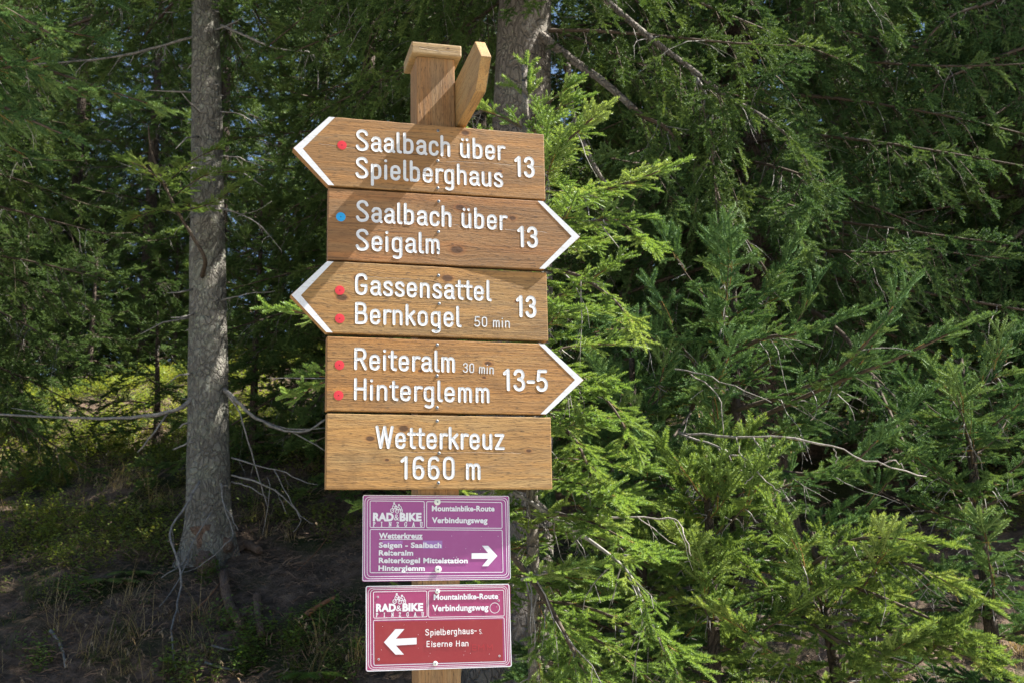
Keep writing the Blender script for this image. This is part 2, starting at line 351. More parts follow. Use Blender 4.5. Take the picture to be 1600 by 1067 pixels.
# ---------------------------------------------------------------- stroke lettering, as a router cuts it
def st(*p): return ('c', p)
def ln(*p): return ('l', p)
bowl = [(.08, .55), (.15, .63), (.24, .65), (.34, .60), (.38, .48), (.38, .24), (.34, .12), (.24, .07), (.15, .08), (.08, .14)]
arch = [(.08, .52), (.15, .62), (.24, .65), (.33, .61), (.37, .5), (.37, .3), (.37, .07)]
uu = [st((.08, .65), (.08, .4), (.08, .22), (.12, .11), (.21, .07), (.31, .11), (.37, .2)), ln((.37, .65), (.37, .07))]
GL = {
 'S': (.60, [st((.44, .78), (.38, .89), (.26, .93), (.13, .88), (.08, .76), (.13, .63), (.27, .52), (.41, .39), (.46, .25), (.40, .12), (.26, .07), (.13, .10), (.06, .22))]),
 'a': (.52, [st((.08, .53), (.13, .62), (.22, .65), (.32, .62), (.37, .52), (.37, .3), (.37, .14), (.42, .07)), st((.36, .40), (.24, .39), (.12, .35), (.07, .235), (.12, .11), (.22, .07), (.31, .11), (.37, .20))]),
 'l': (.27, [st((.08, .93), (.08, .5), (.08, .17), (.11, .09), (.18, .07))]),
 'b': (.54, [ln((.08, .93), (.08, .07)), st(*bowl)]),
 'c': (.49, [st((.37, .52), (.32, .62), (.22, .65), (.12, .6), (.08, .48), (.08, .24), (.12, .12), (.22, .07), (.32, .1), (.37, .2))]),
 'h': (.53, [ln((.08, .93), (.08, .07)), st(*arch)]),
 'u': (.53, uu), 'ü': (.53, uu + [ln((.13, .865), (.13, .87)), ln((.32, .865), (.32, .87))]),
 'e': (.53, [ln((.08, .37), (.38, .37)), st((.38, .37), (.38, .48), (.33, .61), (.23, .65), (.12, .6), (.08, .48), (.08, .24), (.12, .12), (.23, .07), (.32, .1), (.37, .19))]),
 'r': (.37, [ln((.08, .65), (.08, .07)), st((.08, .48), (.13, .6), (.22, .65), (.31, .63))]),
 'p': (.54, [ln((.08, .65), (.08, -.24)), st(*bowl)]),
 'i': (.25, [ln((.08, .65), (.08, .07)), ln((.08, .885), (.08, .89))]),
 'g': (.53, [st((.37, .52), (.31, .62), (.22, .65), (.12, .6), (.08, .5), (.08, .24), (.12, .12), (.22, .07), (.31, .1), (.37, .18)), st((.37, .65), (.37, .3), (.37, -.08), (.33, -.19), (.22, -.23), (.11, -.19))]),
 's': (.47, [st((.34, .54), (.28, .63), (.2, .65), (.11, .61), (.08, .52), (.12, .42), (.22, .36), (.32, .29), (.35, .2), (.31, .1), (.2, .07), (.11, .1), (.06, .18))]),
 'n': (.53, [ln((.08, .65), (.08, .07)), st(*arch)]),
 'm': (.69, [ln((.08, .65), (.08, .07)), st((.08, .53), (.13, .62), (.2, .65), (.27, .61), (.3, .5), (.3, .3), (.3, .07)), st((.3, .53), (.35, .62), (.42, .65), (.49, .61), (.52, .5), (.52, .3), (.52, .07))]),
 't': (.36, [st((.13, .86), (.13, .5), (.13, .2), (.17, .1), (.26, .07)), ln((.02, .65), (.27, .65))]),
 'k': (.49, [ln((.08, .93), (.08, .07)), ln((.36, .65), (.08, .33)), ln((.19, .44), (.38, .07))]),
 'o': (.54, [st((.08, .36), (.08, .48), (.12, .6), (.23, .65), (.34, .6), (.38, .48), (.38, .24), (.34, .12), (.23, .07), (.12, .12), (.08, .24), (.08, .36))]),
 'z': (.46, [ln((.06, .65), (.35, .65)), ln((.35, .65), (.06, .07)), ln((.06, .07), (.36, .07))]),
 'G': (.61, [st((.45, .76), (.39, .89), (.27, .93), (.13, .87), (.08, .7), (.08, .3), (.13, .13), (.27, .07), (.40, .13), (.45, .27), (.45, .42)), ln((.45, .44), (.29, .44))]),
 'B': (.60, [ln((.08, .93), (.08, .07)), st((.08, .93), (.26, .93), (.38, .88), (.42, .72), (.38, .57), (.26, .52), (.08, .52)), st((.08, .52), (.28, .52), (.42, .46), (.46, .3), (.42, .13), (.28, .07), (.08, .07))]),
 'R': (.59, [ln((.08, .93), (.08, .07)), st((.08, .93), (.26, .93), (.39, .88), (.44, .71), (.39, .54), (.26, .49), (.08, .49)), ln((.28, .49), (.46, .07))]),
 'H': (.60, [ln((.08, .93), (.08, .07)), ln((.44, .93), (.44, .07)), ln((.08, .51), (.44, .51))]),
 'E': (.52, [ln((.08, .93), (.08, .07)), ln((.08, .93), (.38, .93)), ln((.08, .51), (.34, .51)), ln((.08, .07), (.38, .07))]),
 'M': (.72, [ln((.08, .07), (.08, .93)), ln((.08, .93), (.3, .35)), ln((.3, .35), (.52, .93)), ln((.52, .93), (.52, .07))]),
 'W': (.76, [ln((.05, .93), (.2, .07)), ln((.2, .07), (.35, .93)), ln((.35, .93), (.5, .07)), ln((.5, .07), (.65, .93))]),
 '1': (.42, [ln((.05, .78), (.2, .93)), ln((.2, .93), (.2, .07))]),
 '3': (.56, [st((.07, .78), (.13, .89), (.24, .93), (.35, .88), (.40, .74), (.35, .59), (.22, .54)), st((.22, .54), (.36, .48), (.42, .31), (.37, .14), (.24, .07), (.12, .11), (.06, .22))]),
 '5': (.56, [ln((.40, .93), (.12, .93)), ln((.12, .93), (.08, .52)), st((.08, .52), (.2, .58), (.33, .54), (.41, .42), (.41, .24), (.34, .11), (.22, .07), (.11, .1), (.06, .2))]),
 '6': (.56, [st((.39, .85), (.33, .92), (.24, .93), (.13, .87), (.08, .7), (.08, .26), (.13, .12), (.24, .07), (.35, .12), (.40, .26), (.40, .36), (.35, .5), (.24, .55), (.13, .5), (.08, .38))]),
 '0': (.56, [st((.08, .5), (.08, .74), (.13, .88), (.24, .93), (.35, .88), (.40, .74), (.40, .26), (.35, .12), (.24, .07), (.13, .12), (.08, .26), (.08, .5))]),
 '-': (.40, [ln((.06, .43), (.28, .43))]), '.': (.2, [ln((.08, .08), (.08, .085))]), ' ': (.30, []),
 # thin capitals with serifs for the route plates
 'P ': (.5, [ln((.12, .97), (.12, .03)), st((.12, .95), (.3, .95), (.42, .86), (.42, .62), (.3, .5), (.12, .48)), ln((.03, .97), (.2, .97)), ln((.03, .03), (.22, .03))]),
 'I ': (.3, [ln((.15, .97), (.15, .03)), ln((.05, .97), (.25, .97)), ln((.05, .03), (.25, .03))]),
 'N ': (.6, [ln((.12, .03), (.12, .97)), ln((.12, .97), (.5, .03)), ln((.5, .03), (.5, .97)), ln((.03, .03), (.21, .03)), ln((.41, .97), (.59, .97)), ln((.03, .97), (.12, .97))]),
 'Z ': (.5, [ln((.06, .97), (.44, .97)), ln((.44, .97), (.05, .03)), ln((.05, .03), (.46, .03)), ln((.06, .97), (.06, .8)), ln((.46, .03), (.46, .2))]),
 'G ': (.6, [st((.5, .8), (.42, .93), (.3, .98), (.12, .88), (.05, .6), (.08, .25), (.25, .02), (.42, .07), (.5, .15)), ln((.5, .1), (.5, .42)), ln((.4, .42), (.58, .42)), ln((.5, .72), (.5, .95))]),
 'A ': (.6, [ln((.08, .03), (.3, .97)), ln((.3, .97), (.52, .03)), ln((.16, .35), (.45, .35)), ln((.0, .03), (.17, .03)), ln((.43, .03), (.6, .03))]),
 'U ': (.6, [st((.12, .97), (.12, .5), (.14, .15), (.3, .02), (.46, .15), (.48, .5), (.48, .97)), ln((.03, .97), (.21, .97)), ln((.39, .97), (.57, .97))]),
}
class Surf:
    """a flat face of the signpost: local x right, z up, y<0 outwards; can be found from photo pixels"""
    def __init__(s, zc, yaw, roll, yoff, bow=None):
        s.mat = FRAME @ Matrix.Rotation(yaw, 4, 'Z') @ Matrix.Translation((0, yoff, zc)) @ Matrix.Rotation(-roll, 4, 'Y')
        s.bow = bow or (lambda x: 0.0)
        s.inv = s.mat.inverted()
    def loc(s, px, py):
        o = s.inv @ EYE; d = s.inv.to_3x3() @ ray(px, py); t = -o.y / d.y; p = o + d * t
        return Vector((p.x, p.z))
def ribbon(mb, pts, w, surf, h, depth, m=0):
    """pts 2d; rounded ends; cross-section dished like a routed groove full of paint"""
    P = [Vector(p) for p in pts]; r = w / 2
    Q = [P[0]]
    for p in P[1:]:
        if (p - Q[-1]).length > 1e-5: Q.append(p)
    if len(Q) == 1: Q.append(Q[0] + Vector((1e-4, 0)))
    closed = (Q[0] - Q[-1]).length < 1e-4 and len(Q) > 4
    st_, sw = [], []
    d0 = (Q[1] - Q[0]).normalized(); d1 = (Q[-1] - Q[-2]).normalized()
    if not closed:
        for a in (90, 72, 54, 36, 18): st_.append((Q[0] - d0 * r * math.sin(R(a)), d0, r * math.cos(R(a)) + 1e-6))
    n = len(Q)
    for i, p in enumerate(Q):
        if closed: t = (Q[(i + 1) % (n - 1)] - Q[(i - 1) % (n - 1)]).normalized()
        else: t = (Q[min(i + 1, n - 1)] - Q[max(i - 1, 0)]).normalized()
        st_.append((p, t, r))
    if not closed:
        for a in (18, 36, 54, 72, 90): st_.append((Q[-1] + d1 * r * math.sin(R(a)), d1, r * math.cos(R(a)) + 1e-6))
    b = len(mb.v); C = (-1, -.55, 0, .55, 1)
    for p, t, rr in st_:
        nn = Vector((-t.y, t.x))
        for cc in C:
            q = p + nn * cc * rr
            mb.v.append((q.x, surf.bow(q.x) - h + depth * (1 - cc * cc) * (rr / r), q.y))
    for i in range(len(st_) - 1):
        for j in range(4):
            a = b + i * 5 + j; mb.face((a, a + 1, a + 6, a + 5), m)
def stroke_text(mb, s, surf, p0, p1, cap, wrel=.145, h=.00045, depth=.0004, jit=0, rng=None, spaced=None):
    """p0/p1: pixel of the baseline's left and right end; cap in pixels"""
    keys = [c + ' ' for c in s] if spaced else list(s)
    a = surf.loc(*p0); b = surf.loc(*p1); e = surf.loc(p0[0], p0[1] - cap)
    H = (e - a).length; L = (b - a).length
    adv = [GL[c][0] for c in keys]
    if spaced: tot = None
    lastw = {'1': .27, 'm': .60, 'l': .25, 'r': .38}.get(s[-1], .45)
    tot = sum(adv[:-1]) + lastw
    sx = L / (tot * H)
    ex = (b - a).normalized(); ez = Vector((-ex.y, ex.x))
    x = 0; k = 0
    for i, c in enumerate(keys):
        if c == ' ' and isinstance(mb, list): mb.append(MB())
        if spaced: x = (L - .5 * H) * i / (len(keys) - 1) / H / 1.0; fx = 1.0
        else: fx = sx
        jx, jz, js = (rng.uniform(-jit, jit), rng.uniform(-jit, jit), 1 + rng.uniform(-jit, jit)) if jit else (0, 0, 1)
        for typ, pts in GL[c][1]:
            pp = [a + ex * ((x + (q[0] + jx) * (fx if not spaced else 1)) * H) + ez * ((q[1] * js + jz) * H) for q in pts]
            if typ == 'c': pp = [Vector(q[:2]) for q in catmull([(u.x, u.y, 0) for u in pp], 5)]
            k += 1
            ribbon(mb[-1] if isinstance(mb, list) else mb, pp, wrel * H, surf, h + .00004 * (k % 9), depth)
        if not spaced: x += adv[i] * fx
def disc(mb, c, r, surf, h, dome=0, n=20, m=0):
    b = len(mb.v); mb.v.append((c.x, surf.bow(c.x) - h - dome, c.y))
    for rr, hh in ((.6, dome * .75), (1.0, 0)):
        for i in range(n):
            a = 2 * math.pi * i / n; mb.v.append((c.x + math.cos(a) * r * rr, surf.bow(c.x) - h - hh, c.y + math.sin(a) * r * rr))
    for i in range(n):
        j = (i + 1) % n
        mb.face((b, b + 1 + j, b + 1 + i), m); mb.face((b + 1 + i, b + 1 + j, b + 1 + n + j, b + 1 + n + i), m)
    # rim down to the face
    e = len(mb.v)
    for i in range(n):
        a = 2 * math.pi * i / n; mb.v.append((c.x + math.cos(a) * r, surf.bow(c.x) + .0005, c.y + math.sin(a) * r))
    for i in range(n):
        j = (i + 1) % n; mb.face((b + 1 + n + i, b + 1 + n + j, e + j, e + i), m)
def screw(parent, surf, px, py, r=.0037):
    mb = MB(); c = surf.loc(px, py); disc(mb, c, r, surf, .0006, .0012, 14)
    for s in (0, 1):                                      # cross recess
        a = R(35 + 90 * s); d = Vector((math.cos(a), math.sin(a))) * r * .5; nn = Vector((-d.y, d.x)) * .28
        b = len(mb.v)
        for q in (c - d - nn, c + d - nn, c + d + nn, c - d + nn): mb.v.append((q.x, surf.bow(q.x) - .0021 - s * .0001, q.y))
        mb.face((b, b + 1, b + 2, b + 3), 1)
    mb.build('screw', [M_screw, M_hole], parent)

TH = .028
def plank(zc, h, xl, xr, yaw, tip, roll, side, mat, label, bowf=None, seed=0):
    surf = Surf(zc, yaw, roll, -TH - .004 * (abs(yaw) > .05), bowf)
    rng = random.Random(seed)
    cols = []; N = 30
    x0 = xl - (tip if side < 0 else 0); x1 = xr + (tip if side > 0 else 0)
    X = sorted(set([x0 + (x1 - x0) * i / N for i in range(N + 1)] + [xl, xr]))
    X = [x for i, x in enumerate(X) if i == 0 or x - X[i - 1] > 1e-6]
    for x in X:
        hh = h / 2
        if x < xl - 1e-9: hh *= max(.0, 1 - (xl - x) / tip)
        if x > xr + 1e-9: hh *= max(.0, 1 - (x - xr) / tip)
        cols.append((x, max(hh, .0012) + rng.uniform(-.0004, .0004)))
    bm = bmesh.new(); vv = []
    for x, hh in cols:
        y = surf.bow(x)
        vv.append([bm.verts.new((x, y, -hh)), bm.verts.new((x, y, hh)), bm.verts.new((x, y + TH, hh)), bm.verts.new((x, y + TH, -hh))])
    for a, b in zip(vv, vv[1:]):
        for i in range(4): bm.faces.new((a[i], b[i], b[(i + 1) % 4], a[(i + 1) % 4]))
    bm.faces.new(vv[0]); bm.faces.new(list(reversed(vv[-1])))
    o = bevelled('direction_board' if side else 'name_board', bm, mat, post_root, .0022, 2)
    o.matrix_local = Matrix.Translation((0, 0, 1.6)) @ (FRAME.inverted() @ surf.mat)
    o['label'] = label
    if side:
        mb = MB(); s = side; xs_ = xl if s < 0 else xr; t = xs_ + s * tip
        out = [(xs_ + s * .001, h / 2 - .001), (t - s * .0016, 0), (xs_ + s * .001, -h / 2 + .001)]
        k = .0138
        inn = [(xs_ - s * k, h / 2 - .001), (t - s * .0235, 0), (xs_ - s * k, -h / 2 + .001)]
        pts = []
        for a, b in ((0, 1), (1, 2)):
            for i in range(9):
                f = i / 8
                pts.append((tuple(out[a][q] + (out[b][q] - out[a][q]) * f for q in (0, 1)), tuple(inn[a][q] + (inn[b][q] - inn[a][q]) * f for q in (0, 1))))
        for p, q in pts:
            mb.v.append((p[0], surf.bow(p[0]) - .0007, p[1])); mb.v.append((q[0], surf.bow(q[0]) - .0007, q[1]))
        for i in range(len(pts) - 1):
            if i == 8: continue
            a = 2 * i; mb.face((a, a + 1, a + 3, a + 2))
        mb.build('arrow_border', M_white, o)
    return o, surf
def lettering(o, surf, items):
    for s, p0, p1, cap, wr in items:
        words = [MB()]; stroke_text(words, s, surf, p0, p1, cap, wr)
        for mb in words: mb.build('lettering', M_white, o, True)          # one part per carved word
def dot(o, surf, px, py, mat, r=.0115):
    mb = MB(); disc(mb, surf.loc(px, py), r, surf, .0005, .0002, 24)
    c = surf.loc(px, py); disc(mb, c, .0012, surf, .0009, 0, 8, 1)
    mb.build('marker_dot', [mat, M_hole], o)
wm = wood_mat
W1 = wm('board_wood_brown', 11, (.27, .145, .055), (.40, .195, .06), (.32, .19, .085), cracks=[(-.30, .02, .016, -.03), (.02, .27, -.004, .02)], knots=[(.07, .075, .012), (-.09, .012, .008), (.16, -.02, .007)])
W2 = wm('board_wood_reddish', 12, (.26, .138, .058), (.36, .165, .06), (.30, .172, .08), cracks=[(-.27, .05, .02, -.01), (.05, .28, .012, -.02)], knots=[(.055, .06, .014), (.045, -.05, .018), (.19, .04, .010)])
W3 = wm('board_wood_ochre', 13, (.29, .165, .06), (.42, .215, .065), (.36, .23, .10), cracks=[(-.18, -.05, .055, 0)], knots=[(.02, .06, .016), (-.24, .0, .016), (-.20, .05, .014), (.2, .01, .008)], grey=.6)
W4 = wm('board_wood_orange', 14, (.31, .155, .05), (.44, .205, .055), (.37, .21, .08), knots=[(.12, .035, .010), (.11, -.0, .006), (-.05, .012, .006), (.2, -.03, .006)])
W5 = wm('board_wood_honey', 15, (.34, .19, .07), (.44, .24, .08), (.40, .26, .115), knots=[(-.09, .055, .014), (-.17, .03, .012), (.22, .005, .008), (-.13, -.02, .006)], cracks=[(-.1, .2, .0, .0)])
d = R
b1, s1 = plank(.9882, .1781, -.2740, .2792, d(.8), .0870, d(.03), -1, W1, 'arrow board pointing left reading Saalbach über Spielberghaus with one red dot', seed=1)
lettering(b1, s1, [('Saalbach über', (556, 236), (791, 252), 34, .13), ('Spielberghaus', (555.5, 279), (788, 294), 34, .13), ('13', (805, 276.5), (834.5, 278.5), 32.5, .15)])
dot(b1, s1, 534.4, 227.4, M_red)
for p in ((684.4, 204.8), (684, 252), (684, 294.5)): screw(b1, s1, *p)
b2, s2 = plank(.8039, .1805, -.2738, .2706, d(.4), .0983, d(.14), 1, W2, 'arrow board pointing right reading Saalbach über Seigalm with a blue dot', lambda x: -.001 * max(0, x / .27) ** 2, seed=2)
lettering(b2, s2, [('Saalbach über', (556, 347), (794, 361), 34.5, .13), ('Seigalm', (555.5, 392), (688, 398), 34.5, .13), ('13', (809.5, 386.5), (839.5, 388), 33, .15)])
dot(b2, s2, 532.5, 339.4, M_blue)
for p in ((685.3, 315.3), (685, 363), (684.4, 391)): screw(b2, s2, *p)
b3, s3 = plank(.6201, .1758, -.2747, .2781, d(1.6), .0857, d(.01), -1, W3, 'arrow board pointing left reading Gassensattel and Bernkogel 50 min', lambda x: .0005 * max(0, x / .27) ** 2, seed=3)
lettering(b3, s3, [('Gassensattel', (554, 461), (769, 471.5), 34.5, .13), ('Bernkogel', (554, 506.5), (722, 512), 34.5, .13), ('50 min', (741, 510.5), (797.5, 513), 16.5, .11), ('13', (807.5, 495.5), (837, 497), 34, .15)])
dot(b3, s3, 530.9, 454, M_red); dot(b3, s3, 530.9, 498, M_red)
for p in ((685, 431), (686, 475), (685, 514)): screw(b3, s3, *p)
b4, s4 = plank(.4353, .1777, -.2742, .2663, d(1.7), .1025, d(-.01), 1, W4, 'arrow board pointing right reading Reiteralm 30 min and Hinterglemm 13-5', seed=4)
lettering(b4, s4, [('Reiteralm', (552.5, 577.5), (712, 582), 35, .13), ('30 min', (723, 581.5), (772, 584.5), 15.5, .11), ('Hinterglemm', (552, 624.5), (766, 629.5), 35, .13), ('13-5', (787, 610), (855, 611.5), 34.5, .15)])
dot(b4, s4, 530.3, 570, M_red); dot(b4, s4, 529, 617.2, M_red)
for p in ((683, 538.8), (682.8, 586.9), (683, 636.6)): screw(b4, s4, *p)
b5, s5 = plank(.2521, .1759, -.2726, .2787, d(1.6), .1, d(-.13), 0, W5, 'rectangular board reading Wetterkreuz 1660 m', seed=5)
lettering(b5, s5, [('Wetterkreuz', (587, 700.5), (790, 702.5), 36.5, .13), ('1660 m', (626, 748.5), (752, 749.2), 37, .13)])
for p in ((683, 657.5), (686, 707.5), (685, 754)): screw(b5, s5, *p)
# board on the post's right-hand side, pointing out towards the path
M_fing = wm('side_board_wood', 16, (.33, .20, .08), (.40, .22, .075), (.37, .25, .115), axis='Y', grey=.25)
bm = bmesh.new(); zt, zb, ys_, yt, zm = 1.2131, 1.0865, -.2342, -.2970, 1.1475
prof = [(.30, zt), (ys_, zt), (yt, zm), (ys_, zb), (.30, zb)]
fa = [bm.verts.new((.0512, y, z + 1.6)) for y, z in prof]; fb = [bm.verts.new((.0762, y, z + 1.6)) for y, z in prof]
bm.faces.new(fa); bm.faces.new(list(reversed(fb)))
for i in range(5): bm.faces.new((fa[i], fb[i], fb[(i + 1) % 5], fa[(i + 1) % 5]))
fo = bevelled('side_board', bm, M_fing, post_root, .002, 2); fo['label'] = 'pointed board fixed edge-on to the side of the post beside its cap'
mb = MB(); q = .0768
for y, z in ((ys_ + .02, zt - .001), (ys_, zt - .001), (yt + .002, zm), (ys_, zb + .001), (ys_ + .02, zb + .001), (yt + .032, zm)): mb.v.append((q, y, z + 1.6))
mb.face((0, 1, 2, 5)); mb.face((5, 2, 3, 4)); mb.build('arrow_border', M_white, fo)

# ---------------------------------------------------------------- enamel route plates
def font_mesh(text, bold):
    cu = bpy.data.curves.new('t', 'FONT'); cu.body = text; cu.offset = bold; cu.resolution_u = 3; cu.space_character = 1.04
    ob = bpy.data.objects.new('t', cu); COL.objects.link(ob)
    bpy.context.view_layer.update()
    me = bpy.data.meshes.new_from_object(ob.evaluated_get(bpy.context.evaluated_depsgraph_get()))
    bpy.data.objects.remove(ob); return me
def print_text(parent, surf, text, p0, p1, cap, bold=.03, h=.0008, mat=None, name='lettering'):
    me = font_mesh(text, bold)
    xs_ = [v.co.x for v in me.vertices]; x0, x1 = min(xs_), max(xs_)
    a = surf.loc(*p0); b = surf.loc(*p1); H = (surf.loc(p0[0], p0[1] - cap) - a).length
    ex = (b - a).normalized(); ez = Vector((-ex.y, ex.x)); sx = (b - a).length / (x1 - x0); sz = H / .73
    for v in me.vertices:
        q = a + ex * ((v.co.x - x0) * sx) + ez * (v.co.y * sz); v.co = (q.x, -h, q.y)
    me.materials.append(mat or M_print); return link(name, me, parent)
def rrect(mb, surf, p0, p1, p2, r, wd, h):
    """outline with rounded corners: pixel corners top-left, top-right, bottom-left"""
    a = surf.loc(*p0); ex = surf.loc(*p1) - a; ez = surf.loc(*p2) - a; b = a + ex + ez
    lx, lz = ex.length, ez.length; ex.normalize(); ez.normalize(); P = []
    for cx, cz, a0 in ((r, r, 180), (lx - r, r, 270), (lx - r, lz - r, 0), (r, lz - r, 90)):
        for i in range(6):
            t = R(a0 + 18 * i); P.append(a + ex * (cx + r * math.cos(t)) + ez * (cz + r * math.sin(t)))
    P.append(P[0]); ribbon(mb, P, wd, surf, h, 0)
def poly(mb, surf, pts, h, m=0):
    b = len(mb.v)
    for p in pts: q = surf.loc(*p); mb.v.append((q.x, -h, q.y))
    mb.face(tuple(range(b, b + len(pts))), m)
def cyclists(parent, surf, x0, y0, x1, y1):
    mb = MB(); a = surf.loc(x0, y1); b = surf.loc(x1, y1); H = (surf.loc(x0, y0) - a).length; L = (b - a).length
    n = [0]
    def s(pts, w=.05, sm=True):
        pp = [a + Vector((p[0] * L, p[1] * H)) for p in pts]
        if sm and len(pp) > 2: pp = [Vector(q[:2]) for q in catmull([(u.x, u.y, 0) for u in pp], 4)]
        n[0] += 1; ribbon(mb, pp, w * L, surf, .0008 + .00003 * n[0], 0)
    def ring(cx, cy, rx, ry): s([(cx + rx * math.cos(t * math.pi / 6), cy + ry * math.sin(t * math.pi / 6)) for t in range(13)], .055)
    for cx, cy, rx in ((.15, .22, .13), (.55, .16, .13), (.9, .2, .085)): ring(cx, cy, rx, .19)
    for hx, hy in ((.30, .92), (.70, .76), (.46, .62)): ring(hx, hy, .05, .06)
    s([(.30, .84), (.2, .68), (.16, .52), (.24, .36)]); s([(.30, .84), (.42, .74), (.48, .58)]); s([(.2, .68), (.35, .55), (.3, .38), (.15, .22)])
    s([(.70, .7), (.6, .56), (.52, .44), (.6, .3)]); s([(.72, .7), (.84, .62), (.9, .48), (.86, .3)]); s([(.62, .52), (.76, .46), (.72, .28)])
    s([(.46, .55), (.42, .42), (.5, .3), (.55, .16)]); s([(.3, .38), (.42, .4), (.55, .38)]); s([(.62, .3), (.74, .34), (.9, .2)])
    mb.build('cyclist_logo', M_print, parent)
def plate(name, zc, h, xl, xr, yaw, roll, mat, label):
    surf = Surf(zc, yaw, roll, -.0045)
    bm = bmesh.new(); N = 5; r = .004; P = []
    for cx, cz, a0 in ((xr - r, h / 2 - r, 0), (xl + r, h / 2 - r, 90), (xl + r, -h / 2 + r, 180), (xr - r, -h / 2 + r, 270)):
        for i in range(N): t = R(a0 + 90 * i / (N - 1)); P.append((cx + r * math.cos(t), cz + r * math.sin(t)))
    fr = [bm.verts.new((x, 0, z)) for x, z in P]; bk = [bm.verts.new((x, .0025, z)) for x, z in P]
    f = bm.faces.new(fr); g_ = bm.faces.new(list(reversed(bk)))
    for i in range(len(P)): bm.faces.new((fr[i], bk[i], bk[(i + 1) % len(P)], fr[(i + 1) % len(P)]))
    bmesh.ops.recalc_face_normals(bm, faces=bm.faces)
    for q in bm.faces: q.material_index = 1
    f.material_index = 0
    me = bpy.data.meshes.new(name); bm.to_mesh(me); bm.free(); me.materials.append(mat); me.materials.append(M_plate)
    o = link(name, me, post_root); o.matrix_local = Matrix.Translation((0, 0, 1.6)) @ (FRAME.inverted() @ surf.mat); o['label'] = label
    return o, surf
def bolt(parent, surf, px, py, rpx):
    mb = MB(); c = surf.loc(px, py); r = (surf.loc(px + rpx, py) - c).length
    disc(mb, c, r, surf, .0018, .0016, 20); disc(mb, c, r * .28, surf, .0036, 0, 6, 1); mb.build('bolt', [M_bolt, M_screw], parent)
def z4(x, y): return (550 + x / 3.474, 760 + y / 3.474)
def z6(x, y): return (560 + x / 6.4, 905 + y / 6.4)
rs = random.Random(5)
def chips(parent, surf, x0, y0, x1, y1, n):
    mb = MB()
    for i in range(n):
        c = surf.loc(rs.uniform(x0, x1), rs.uniform(y0, y1)); r = rs.uniform(.0003, .0009); b = len(mb.v); m = 5
        for j in range(m):
            t = 2 * math.pi * j / m; mb.v.append((c.x + r * rs.uniform(.6, 1.3) * math.cos(t), -.0012 - .00002 * i, c.y + r * rs.uniform(.6, 1.3) * math.sin(t)))
        mb.face(tuple(range(b, b + m)))
    tag(mb.build('paint_chips', M_print, parent), kind='stuff')
pA, sA = plate('route_plate', .0505, .1991, -.1817, .1721, 0, d(-.54), M_purple, 'purple enamel bike route plate with white arrow pointing right')
mb = MB()
rrect(mb, sA, z4(60, 46), z4(851, 51), z4(58, 510), .004, .0013, .0004)
rrect(mb, sA, z4(70, 55), z4(844, 60), z4(68, 499), .0115, .0013, .0004); rrect(mb, sA, z4(83, 65), z4(833, 70), z4(82, 487), .009, .0013, .0004)
rrect(mb, sA, z4(98, 76), z4(392, 79), z4(98, 220), .003, .0015, .0004); rrect(mb, sA, z4(405, 80), z4(813, 85), z4(405, 222), .003, .0015, .0004)
rrect(mb, sA, z4(98, 231), z4(815, 235), z4(98, 466), .003, .0015, .0004)
mb.build('border_lines', M_print, pA)
cyclists(pA, sA, *z4(208, 84), *z4(274, 141))
print_text(pA, sA, 'RAD', z4(113, 183), z4(226, 184), 12.4, .055); print_text(pA, sA, '&', z4(228, 181), z4(254, 182), 10, .0); print_text(pA, sA, 'BIKE', z4(258, 184), z4(377, 184), 12.4, .055)
mb = MB(); stroke_text(mb, 'PINZGAU', sA, z4(114, 214), z4(380, 216), 6.8, .17, .0008, 0, spaced=True); mb.build('lettering', M_print, pA)
for t, x0, x1, y, c in (('Mountainbike-Route', 433, 773, 131, 8.6), ('Verbindungsweg', 433, 735, 195, 8.8), ('Wetterkreuz', 145, 383, 279, 8.8), ('Seigen - Saalbach', 145, 485, 329, 8.2), ('Reiteralm', 145, 332, 371, 8.2), ('Reiterkogel Mittelstation', 145, 628, 412, 8.2), ('Hinterglemm', 143, 395, 454, 8.2)):
    print_text(pA, sA, t, z4(x0, y), z4(x1, y + (x1 - x0) * .003), c, .035)
mb = MB(); poly(mb, sA, [z4(148, 282.5), z4(383, 283.5), z4(383, 287), z4(148, 286)], .0008); mb.build('underline', M_print, pA)
mb = MB(); poly(mb, sA, [z4(165, 292), z4(275, 292), z4(275, 310), z4(165, 308)], .0004); mb.build('overprint_patch', M_lilac, pA)
mb = MB(); poly(mb, sA, [z4(385, 292), z4(490, 292), z4(490, 334), z4(385, 335)], .0004); mb.build('overprint_patch', M_blueish, pA)
mb = MB()
poly(mb, sA, [(660 + x / 7.36, 765 + y / 7.36) for x, y in ((565, 790), (755, 790), (755, 725), (565, 725))], .0008)
poly(mb, sA, [(660 + x / 7.36, 765 + y / 7.36) for x, y in ((685, 640), (755, 640), (862, 757), (755, 757 - 32))], .0008)
poly(mb, sA, [(660 + x / 7.36, 765 + y / 7.36) for x, y in ((755, 725), (862, 757), (755, 790))], .0008)
poly(mb, sA, [(660 + x / 7.36, 765 + y / 7.36) for x, y in ((755, 790), (862, 757), (755, 875), (685, 875))], .0008)
mb.build('arrow', M_print, pA)
bolt(pA, sA, *z4(463, 82), 5); bolt(pA, sA, *z4(467, 447), 5.2); chips(pA, sA, *z4(75, 60), *z4(840, 495), 30)

